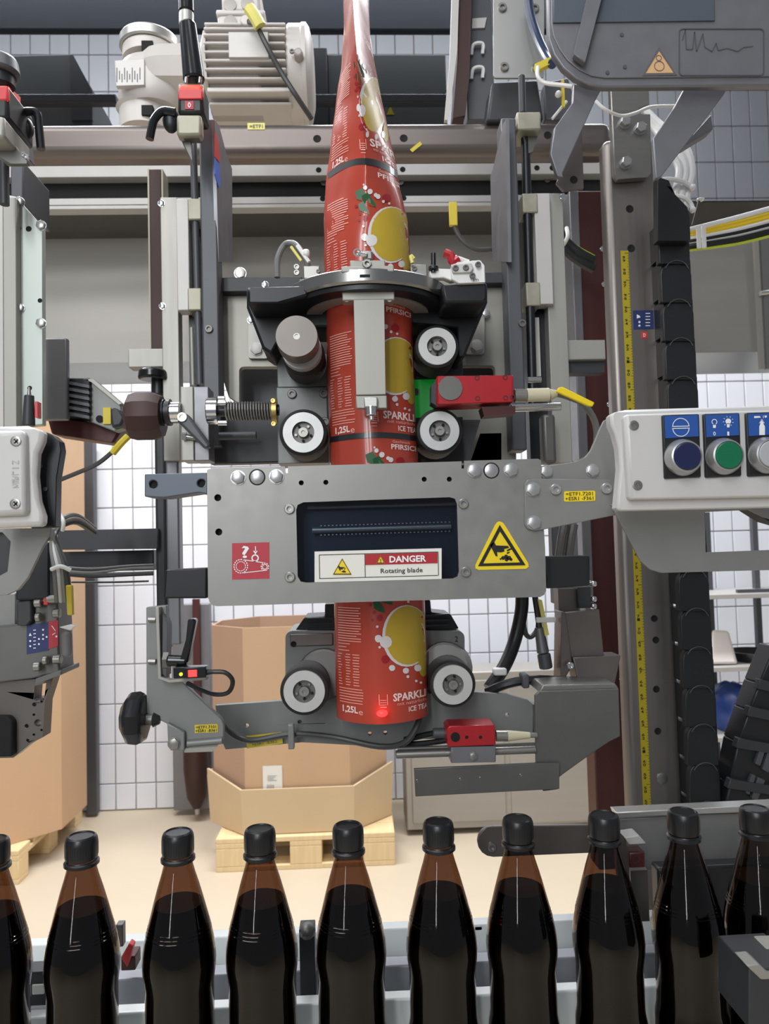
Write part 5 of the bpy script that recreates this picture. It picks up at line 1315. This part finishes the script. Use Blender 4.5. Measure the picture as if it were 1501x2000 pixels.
t = thing('slide_rod', 'polished slide rod carrying the small red sensor block', 'rod', 900, 1475, .785)
G().cyl(P(772, 1474, .79), P(1046, 1464, .79), L(8, .79)).done('rod', 'steel', t, bevel=.001)
G().cyl(P(776, 1463, .80), P(1046, 1454, .80), L(4, .8)).done('thin_rod', 'steel_dark', t)
for lab, pts in (('dark cable behind the small red sensor, upper', [(790, 1445, .82), (830, 1436, .81), (870, 1428, .80)]), ('dark cable behind the small red sensor, lower', [(785, 1455, .82), (830, 1452, .81), (872, 1446, .80)])):
    cable('sensor_cable', lab, pts, L(6, .8), 'cable_black')
# cables and plug hanging beside the cover
cable('black_cable', 'thick black cable hanging down behind the cutter cover', [(1018, 1140, .88), (1018, 1190, .88), (1005, 1250, .88), (985, 1300, .87), (955, 1345, .86)], L(13, .88), 'cable_black', 12)
cable('black_cable', 'black cable loop between the hanging plug and the thick cable', [(1042, 1140, .88), (1048, 1190, .88), (1050, 1225, .88), (1036, 1244, .88), (1024, 1232, .88), (1020, 1180, .88)], L(5, .88), 'cable_dark_grey')
tag(G().rect(964, 1306, 990, 1320, .855, .012).done('cable_tie', 'cable_white', bevel=.002), 'white cable tie on the thick black cable', 'cable tie')
cable('black_cable', 'black cable lying across the cross plate towards the stepped bracket', [(950, 1352, .85), (990, 1336, .84), (1040, 1328, .84), (1110, 1330, .85)], L(9, .85), 'cable_black', 10)
tag(G().rect(1020, 1318, 1034, 1345, .828, .02).done('cable_tie', 'slate', bevel=.002), 'dark cable tie on the cable across the cross plate', 'cable tie')
t = thing('hanging_plug', 'grey cable plug hanging under a yellow tag', 'plug', 1063, 1306, .87)
G().cyl(P(1052, 1225, .87), P(1060, 1275, .87), L(9, .87), L(12, .87)).done('grip', 'slate_light', t, bevel=.001)
G().cyl(P(1061, 1276, .87), P(1066, 1306, .87), L(13, .87)).done('coupling', 'slate', t, bevel=.002)
G().poly([(1050, 1170), (1058, 1172), (1072, 1240), (1064, 1242)], .862, .003).done('tag', 'yellow_pale', t)
G().tube([(1042, 1150, .875), (1048, 1190, .872), (1053, 1226, .87)], L(6, .87), 8).done('lead', 'cable_black', t)
G().rect(1048, 1206, 1086, 1216, .858, .006).done('tie', 'cable_white', t, bevel=.001)
# between cover and bracket: bright bent rods
for px, lab in ((1094, 'bent grey conduit beside the cutter cover, nearer the cover'), (1112, 'bent grey conduit beside the cutter cover, nearer the maroon upright')):
    cable('conduit', lab, [(px + 8, 1024, .86), (px + 3, 1050, .86), (px - 2, 1085, .86), (px - 6, 1110, .86)], L(9, .86), 'steel_dark', 10, 'conduit')
# ================================================================== neighbouring head at the edge of the photo
t = thing('side_bracket_plate', 'pale green-grey plate with silver bolts at the edge of the photo', 'plate', 50, 800, .84)
Y = .83
G().rect(6, 385, 32, 850, Y, .03).done('edge_bar', 'alu', t, bevel=.001)
G().poly([(14, 380), (31, 384), (82, 442), (83, 830), (14, 836)], Y + .012, .01).done('plate', 'pale_green_plate', t, bevel=.001)
G().rect(-30, 385, 6, 860, Y + .01, .03).done('rear_bar', 'alu_pale', t)
for px, py in ((36, 446), (56, 447)): dark_hole(t, px, py, Y + .012, 5)
for px, py in ((78, 587), (58, 758)): dark_hole(t, px, py, Y + .012, 4)
for px, py in ((39, 395), (81, 441), (39, 602), (81, 632)): hexbolt(t, px, py, Y + .012, 9, 'silver', h=8)
tag(G().rect(82, 660, 131, 820, .92, .01).done('grey_partition', 'slate_light', bevel=.002), 'grey panel behind the pale green-grey plate', 'panel')
t = thing('servo_drive', 'black ribbed drive unit with a grey end plate behind the handwheel', 'drive', 190, 850, .95)
G().poly([(84, 738), (176, 738), (176, 812), (84, 812)], .93, .06).done('housing', 'black_anod', t, bevel=.002)
for i in range(6): G().poly([(132, 744 + i * 12), (174, 744 + i * 12 + 8), (174, 750 + i * 12 + 8), (132, 750 + i * 12)], .925, .006).done('rib', 'slate', t)
G().poly([(177, 742), (183, 742), (236, 790), (238, 836), (222, 842), (177, 824)], .935, .02).done('end_plate', 'plate_grey', t, bevel=.001)
G().poly([(162, 740), (182, 740), (238, 788), (232, 790), (178, 746)], .93, .02).done('top_edge', 'alu', t)
G().disc(194, 818, 7, .933, .004).done('screw', 'void', t)
G().rect(201, 796, 216, 828, .932, .01).done('yellow_field', 'yellow_tag', t)
G().poly([(214, 800), (222, 795), (232, 800), (242, 818), (236, 832), (218, 836)], .925, .03).done('plug', 'charcoal', t, bevel=.003)
G().poly([(90, 812), (240, 834), (222, 866), (100, 848)], .955, .04).done('base', 'oxblood', t, bevel=.003)
t2 = cable('drive_cable', 'black cable drooping from the drive unit with a yellow tag', [(252, 850, .86), (222, 880, .86), (190, 906, .86), (150, 924, .86), (110, 940, .86)], L(4.5, .86), 'cable_dark_grey')
G().tube([(250, 852, .855), (236, 866, .853), (220, 885, .855)], L(7, .86), 8).done('tag', 'yellow_tag', t2)
t = thing('valve_stub', 'small black pneumatic stub with a red ring near the pale plate', 'valve', 57, 830, .80)
G().cyl(P(56, 832, .8), P(57, 772, .8), L(12, .8), L(9, .8)).done('body', 'charcoal', t, bevel=.001)
G().cyl(P(57, 772, .8), P(57, 756, .8), L(4, .8), L(2, .8)).done('tip', 'steel', t)
G().rect(68, 784, 73, 815, .795, .01).done('ring', 'red', t)
# second push-button box
Y = .60
t = thing('control_box', 'light grey box end with two cross-slot screws at the edge of the photo', 'control box', 50, 1030, Y + .03)
G().poly([(-60, 834), (52, 831), (80, 840), (84, 846), (82, 862), (72, 885), (69, 930), (74, 980), (84, 1010), (83, 1028), (-60, 1033)], Y + .008, .012).done('housing', 'plastic_grey', t, bevel=.004)
G().poly([(-60, 842), (46, 839), (50, 1006), (-60, 1010)], Y, .02).done('face', 'plastic_grey', t, bevel=.004)
for px, py in ((31, 862), (30, 984)):
    s = screw(t, px, py, Y, 10, 'steel', h=2)
    g = G(); g.line(px - 4, py - 4, px + 4, py + 4, 2, Y - .0009); g.line(px - 4, py + 4, px + 4, py - 4, 2, Y - .0009); g.done('slot', 'void', s, smooth=False, recalc=False)
g = G()
for ch, py in (('N', 903), ('-', 914), ('L', 924), ('3', 934), ('E', 940), ('2', 949)): text(g, ch, 30, py, 13, 7 if ch != '-' else 2, Y - .0004, 0, 0)
g.done('embossed_lettering', 'alu', t, smooth=False, recalc=False)
t = thing('box_mount', 'black curved mount beside the box with two cross-slot screws', 'mount', 95, 1030, .67)
G().poly([(66, 838), (86, 842), (104, 850), (116, 862), (119, 880), (110, 935), (108, 1030), (60, 1032)], .626, .012).done('body', 'black_anod', t, bevel=.003)
for px, py in ((78, 910), (88, 955)): G().disc(px, py, 4, .6245, .003, 10).done('rivet', 'slate', t)
t = thing('box_bracket', 'grey curved sheet bracket under the box with two cross-slot screws', 'bracket', 50, 1160, .66)
G().plate([(-60, 1033), (100, 1031), (98, 1046), (84, 1068), (54, 1130), (36, 1152), (14, 1162), (-60, 1166), (-60, 1126), (0, 1124), (14, 1116), (20, 1104), (20, 1060), (88, 1056), (92, 1036), (-60, 1040)][:11] + [(20, 1058), (4, 1040), (-60, 1042)], [], .662, .004).done('plate', 'bracket_grey', t, bevel=.0006)
G().rect(-60, 1036, 24, 1130, .668, .008).done('dark_fold', 'charcoal', t)  # dark grey fold piece behind the plate
G().rect(20, 1034, 98, 1057, .664, .01).done('fold', 'steel_dark', t)
tag(G().rect(30, 1060, 96, 1172, .78, .02).done('cable_channel', 'black_anod', bevel=.002), 'black channel behind the curved sheet bracket', 'channel')
# cable bundle at x 110..150
for i, (lab, m) in enumerate((('grey cable, first of the bundle hanging over the dark bar', 'cable_grey'), ('pale cable, second of the bundle hanging over the dark bar', 'plastic_grey'), ('grey cable, third of the bundle hanging over the dark bar', 'bracket_grey'), ('dark cable, fourth of the bundle hanging over the dark bar', 'cable_dark_grey'))):
    cable('hanging_cable', lab, [(184, 1032 + i * 3, .84), (150, 1008 + i * 4, .80), (122, 1014 + i * 4, .78), (106, 1035 + i * 3, .77), (102 + i * 4, 1070, .77), (108 + i * 7, 1115, .76), (112 + i * 8, 1175, .77)], L(5.5, .78), m, 8, 'cable', None, 5)
for pts, lab in (([(100, 1112, .755), (118, 1106, .752), (138, 1114, .755)], 'white cable tie around the hanging bundle, lower'), ([(118, 1005, .775), (124, 1020, .77), (122, 1036, .775)], 'white cable tie around the hanging bundle, upper')):
    o = tag(G().tube(pts, L(4, .76), 8).done('cable_tie', 'cable_white'), lab, 'cable tie')
tag(G().poly([(128, 1143), (139, 1143), (141, 1202), (131, 1202)], .75, .006).done('cable_tag', 'yellow_tag', bevel=.001), 'yellow cable tag on the hanging bundle', 'tag')
# dark cross bars with cables
t = thing('cross_bar', 'dark flat cross bar below the white tiles beside the guide post', 'bar', 200, 1075, .92)
G().poly([(112, 1036), (308, 1032), (308, 1072), (112, 1074)], .92, .012).done('bar', 'charcoal', t, bevel=.001)
G().poly([(112, 1078), (300, 1074), (300, 1106), (112, 1108)], .95, .03).done('channel', 'black_anod', t, bevel=.001)
G().rect(110, 1106, 300, 1116, .945, .02).done('lower_bar', 'charcoal', t)
for i, (y0, y1, m) in enumerate(((1108, 1104, 'cable_dark_grey'), (1114, 1108, 'cable_grey'), (1118, 1118, 'cable_dark_grey'), (1122, 1121, 'cable_black'))):
    cable('bar_cable', ['upper grey', 'second', 'third', 'lowest black'][i] + ' cable strung along the dark cross bar', [(120, y0, .93), (180, y0 + 4, .925), (250, y1 + 2, .925), (300, y1, .93)], L(3, .92), m)
cable('thin_cable', 'thin black cable below the dark cross bar in front of the tiles', [(140, 1137, .93), (220, 1137, .93), (290, 1135, .93)], L(2, .92), 'cable_black')
# dark gripper below
t = thing('side_gripper', 'dark angular head with blue and red sticker at the edge of the photo', 'head', 50, 1480, .80)
Y = .78
G().rect(-40, 1160, 30, 1225, Y + .02, .04).done('upper_bar', 'bracket_grey', t, bevel=.001)
G().poly([(32, 1172), (60, 1170), (62, 1212), (54, 1222), (32, 1222)], Y + .005, .03).done('sensor_box', 'charcoal', t, bevel=.002)
G().poly([(-40, 1226), (66, 1216), (68, 1176), (112, 1172), (116, 1300), (118, 1314), (60, 1326), (-40, 1338)], Y + .012, .04).done('block', 'steel_dark', t, bevel=.002)
s = G().poly([(52, 1222), (95, 1214), (95, 1270), (52, 1278)], Y + .0112, .001).done('blue_sticker', 'blue_dark', t)
g = G(); yy = Y + .0108
g.flat([(59, 1236), (62, 1242), (56, 1242)], yy)
for i in range(6): g.line(65, 1231 + i * 7, 70, 1230.5 + i * 7, 1.6, yy)
for px, py in ((59, 1252), (59, 1262), (84, 1230), (84, 1240), (84, 1248), (76, 1248), (76, 1258), (91, 1244)): g.flat(circ(px, py, 2, 8), yy)
g.done('symbol', 'print_white', s, smooth=False, recalc=False)
s = G().poly([(95, 1214), (113, 1211), (113, 1262), (95, 1268)], Y + .0112, .001).done('red_sticker', 'red_sticker', t)
g = G(); g.line(101, 1222, 108, 1232, 1.4, yy); g.line(102, 1240, 108, 1236, 1.2, yy); g.flat(circ(110, 1243, 2, 8), yy); g.done('symbol', 'print_white', s, smooth=False, recalc=False)
for a, b, c in ((68, 82, 1178), (92, 120, 1170), (70, 80, 1206), (104, 118, 1198), (66, 80, 1302), (84, 94, 1290), (104, 120, 1288)):
    G().cyl(P(a, c, Y + .004), P(b, c - 1, Y + .004), L(9, Y), n=16).done('socket_bolt', 'steel', t, bevel=.001)
G().rect(84, 1166, 94, 1182, Y, .01).done('red_ring', 'red', t, bevel=.001)
G().cyl(P(130, 1232, Y + .005), P(131, 1283, Y + .005), L(10, Y), n=16).done('plug', 'cable_grey', t, bevel=.003)
G().poly([(114, 1225), (136, 1220), (146, 1224), (136, 1232)], Y + .002, .006).done('tie', 'cable_white', t, bevel=.001)
G().poly([(68, 1326), (120, 1308), (120, 1318), (66, 1338)], Y - .002, .05).done('jaw_plate', 'steel_dark', t, bevel=.001)
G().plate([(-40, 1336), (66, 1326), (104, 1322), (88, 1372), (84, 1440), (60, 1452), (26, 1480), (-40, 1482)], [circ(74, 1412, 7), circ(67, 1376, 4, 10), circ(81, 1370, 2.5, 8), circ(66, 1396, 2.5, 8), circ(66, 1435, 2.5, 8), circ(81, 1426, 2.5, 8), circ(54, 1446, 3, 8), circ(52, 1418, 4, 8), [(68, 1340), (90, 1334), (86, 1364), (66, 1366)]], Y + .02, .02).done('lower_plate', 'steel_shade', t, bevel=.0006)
G().poly([(-40, 1400), (14, 1400), (24, 1410), (24, 1478), (-40, 1480)], Y + .01, .02).done('dark_foot', 'void', t, bevel=.002)

# ================================================================== bottle conveyor
BY = .69
zb0 = P(857, 1603, BY).z - .232
t = thing('bottle_conveyor', 'pale bottle conveyor with white and grey side rails under the bottles', 'conveyor', 700, 1995, BY)
G().box(-.62, .62, BY - .05, BY + .05, zb0 - .03, zb0 - .0005).done('belt', 'conveyor_white', t, bevel=.002)
G().box(-.62, .62, BY + .06, BY + .075, zb0 - .05, P(600, 1960, BY + .06).z).done('white_rail', 'conveyor_white', t, bevel=.002)
G().box(-.62, .62, BY + .12, BY + .14, zb0 - .05, P(600, 1895, BY + .12).z).done('grey_rail', 'conveyor_grey', t, bevel=.002)
G().box(-.62, .62, BY + .06, BY + .33, zb0 - .06, zb0 - .05).done('bed', 'conveyor_white', t)
G().box(-.62, .62, BY + .30, BY + .32, zb0 - .05, P(600, 1822, BY + .30).z).done('rear_rail', 'conveyor_white', t, bevel=.002)
def item(name, lab, cat, *shapes):
    tt = thing(name, lab, cat, *shapes[0][0])
    for a_, nm, m, g in shapes: g.done(nm, m, tt, bevel=.001)
item('rail_clamp', 'red-brown lever clamp on the conveyor rail between two bottles', 'clamp', ((245, 1895, .80), 'lever', 'red', G().poly([(236, 1872), (252, 1842), (260, 1848), (248, 1890)], .79, .01)), ((245, 1895, .80), 'base', 'oxblood', G().rect(236, 1868, 264, 1896, .80, .02)), ((235, 1850, .8), 'post', 'steel_dark', G().rect(226, 1806, 240, 1850, .80, .01)))
item('rail_bracket', 'dark grey bracket on the conveyor rail between the bottles under the film', 'bracket', ((600, 1950, .78), 'post', 'charcoal', G().rect(585, 1815, 615, 1955, .78, .02)), ((600, 1950, .78), 'cap', 'steel_dark', G().blob(600, 1818, 16, 14, .012, .785)))
item('rail_block', 'dark block with a white label on the conveyor rail', 'block', ((75, 1960, .76), 'body', 'charcoal', G().rect(40, 1898, 100, 1965, .762, .02)), ((75, 1960, .76), 'label', 'label_white', G().rect(62, 1923, 86, 1943, .761, .002)))
tag(G().rect(926, 1809, 942, 1818, .99, .01).done('blue_clip', 'blue_bright', bevel=.001), 'tiny blue clip on the rear conveyor rail', 'clip')
# rails and guides behind the bottles on the column side
t = thing('guide_plate', 'long grey guide plate with a rounded end and a screw behind the bottles', 'plate', 1060, 1676, .80)
ends = [(962 - 30 * sin(pi * i / 8), 1644 - 30 * cos(pi * i / 8)) for i in range(9)]
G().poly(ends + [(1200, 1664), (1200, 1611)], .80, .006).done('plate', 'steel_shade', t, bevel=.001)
screw(t, 960, 1654, .80, 8, 'steel', h=6)
t = thing('guide_channel', 'grey channel rail at the column foot with a bright upper lip', 'rail', 1350, 1690, .86)
G().poly([(1203, 1600), (1560, 1582), (1560, 1700), (1240, 1700), (1203, 1640)], .85, .01).done('face', 'bracket_grey', t, bevel=.001)
G().poly([(1202, 1587), (1560, 1570), (1560, 1583), (1206, 1597)], .84, .02).done('upper_lip', 'steel_bright', t, bevel=.001)
t = thing('stop_bracket', 'folded stop bracket with a square eye between two bottles near the column', 'bracket', 1238, 1700, .76)
G().poly([(1203, 1622), (1220, 1636), (1228, 1662), (1232, 1770), (1214, 1760), (1204, 1690)], .755, .008).done('side_plate', 'steel_warm', t, bevel=.001)
G().poly([(1219, 1636), (1248, 1632), (1262, 1648), (1228, 1650)], .752, .02).done('upper_plate', 'alu_pale', t, bevel=.001)
G().rect(1228, 1664, 1260, 1696, .754, .02).done('eye_block', 'oxblood', t, bevel=.002)
G().ylathe(1241, 1678, .754, [(8, 0), (8, 2), (5, 2), (5, -1), (0, -1)], 14).done('eye', 'brown_dark', t)
G().rect(1232, 1700, 1266, 1800, .77, .02).done('web', 'steel_shade', t)
tag(G().rect(1290, 1690, 1560, 2010, .80, .02).done('dark_fairing', 'black_anod', bevel=.003), 'dark fairing behind the two bottles at the column foot', 'panel')
t = thing('rail_end', 'dark green-grey rail end block with pale top at the corner of the photo', 'block', 1485, 1990, .58)
G().poly([(1462, 1892), (1560, 1886), (1560, 2010), (1462, 2010)], .585, .05).done('body', 'charcoal', t, bevel=.001)
G().poly([(1457, 1886), (1482, 1884), (1500, 1900), (1560, 1900), (1560, 1912), (1486, 1914)], .582, .02).done('top_plate', 'alu', t, bevel=.001)
G().poly([(1480, 1862), (1500, 1852), (1560, 1850), (1560, 1890), (1500, 1888)], .61, .02).done('rear_plate', 'alu', t, bevel=.001)

# ================================================================== bottles
prof = [(0, 0), (.024, 0), (.029, .002), (.0315, .008), (.0322, .03), (.0318, .05), (.0305, .056), (.0300, .062), (.0300, .100), (.0318, .112), (.0322, .120), (.0315, .130), (.0298, .140), (.0262, .155), (.0222, .170), (.0180, .185), (.0146, .196), (.0128, .203), (.0125, .208), (.0125, .226), (.011, .228), (0, .228)]
liq = [(0, .001)] + [(max(r - .0012, 0), h) for r, h in prof[1:14]] + [(.0210, .1695), (0, .1695)]
capp = [(0, .212), (.0132, .212), (.0138, .2125), (.0142, .215), (.0142, .226), (.0138, .229), (.0128, .2312), (.0112, .2322), (.0106, .2318), (.0103, .2312), (0, .2310)]
def bottle(label, px, tpy, first=None):
    p = P(px, tpy, BY)
    base = Vector((p.x, BY, zb0))
    if first is None:
        o = bpy.data.objects.new('cola_bottle', None); col.objects.link(o); o.location = base; W[o.name] = base
        G().lathe(prof, base, (0, 0, 1), 40).done('bottle_body', 'pet_brown', o)
        G().lathe(liq, base, (0, 0, 1), 40).done('cola', 'cola', o)
        g = G().lathe([(.0145, .2065), (.0152, .207), (.0152, .2095), (.0138, .2105), (.0135, .2115), (.013, .2065), (.0145, .2065)], base, (0, 0, 1), 40)
        g.done('neck_ring', 'cap', o)
        c = G().lathe(capp, base, (0, 0, 1), 60)
        for i in range(40):
            a = 2 * pi * i / 40; d = Vector((cos(a), sin(a), 0))
            c.cyl(base + d * .0141 + Vector((0, 0, .215)), base + d * .0141 + Vector((0, 0, .226)), .0002, n=4)
        cp = c.done('screw_cap', 'cap', o)
        for h, n in ((.146, 1), (.149, 1), (.152, 1)):
            G().lathe([(.0292 - (h - .14) * .25 * 10 * .1, h - .0006), (.0302 - (h - .14) * .26, h), (.0292 - (h - .14) * .25 * 10 * .1, h + .0006)], base, (0, 0, 1), 40).done('moulded_rib', 'pet_brown', o)
    else:
        o = first.copy(); col.objects.link(o); o.location = base
        for ch in first.children:
            c2 = ch.copy(); col.objects.link(c2); c2.parent = o
    o.rotation_euler.z = random.uniform(0, 6)
    return tag(o, label, 'bottle', 'cola bottles on the conveyor')
# rotation happens about the bottle's own axis, so the children keep their local places
BL = [('dark cola bottle cut off by the edge of the photo beside the grey angular head', -14, 1645), ('dark cola bottle with black cap below the tall brown box, next to the rail clamp', 159, 1640), ('dark cola bottle with black cap below the black lobed clamp knob plate', 347, 1632),
      ('dark cola bottle with black cap below the grey cable clip', 507, 1625), ('dark cola bottle with black cap below the film, in front of the pallet', 679, 1615), ('dark cola bottle with black cap just before the rounded end of the guide plate', 855, 1605),
      ('dark cola bottle with black cap in front of the rounded end of the guide plate', 1010, 1600), ('reddish cola bottle with black cap next to the folded stop bracket', 1178, 1593), ('dark cola bottle in front of the channel rail, next after the stop bracket', 1333, 1587), ('dark cola bottle behind the dark green-grey rail end block', 1474, 1580)]
b0 = None
for lab, px, py in BL:
    b_ = bottle(lab, px, py, b0)
    b0 = b0 or b_
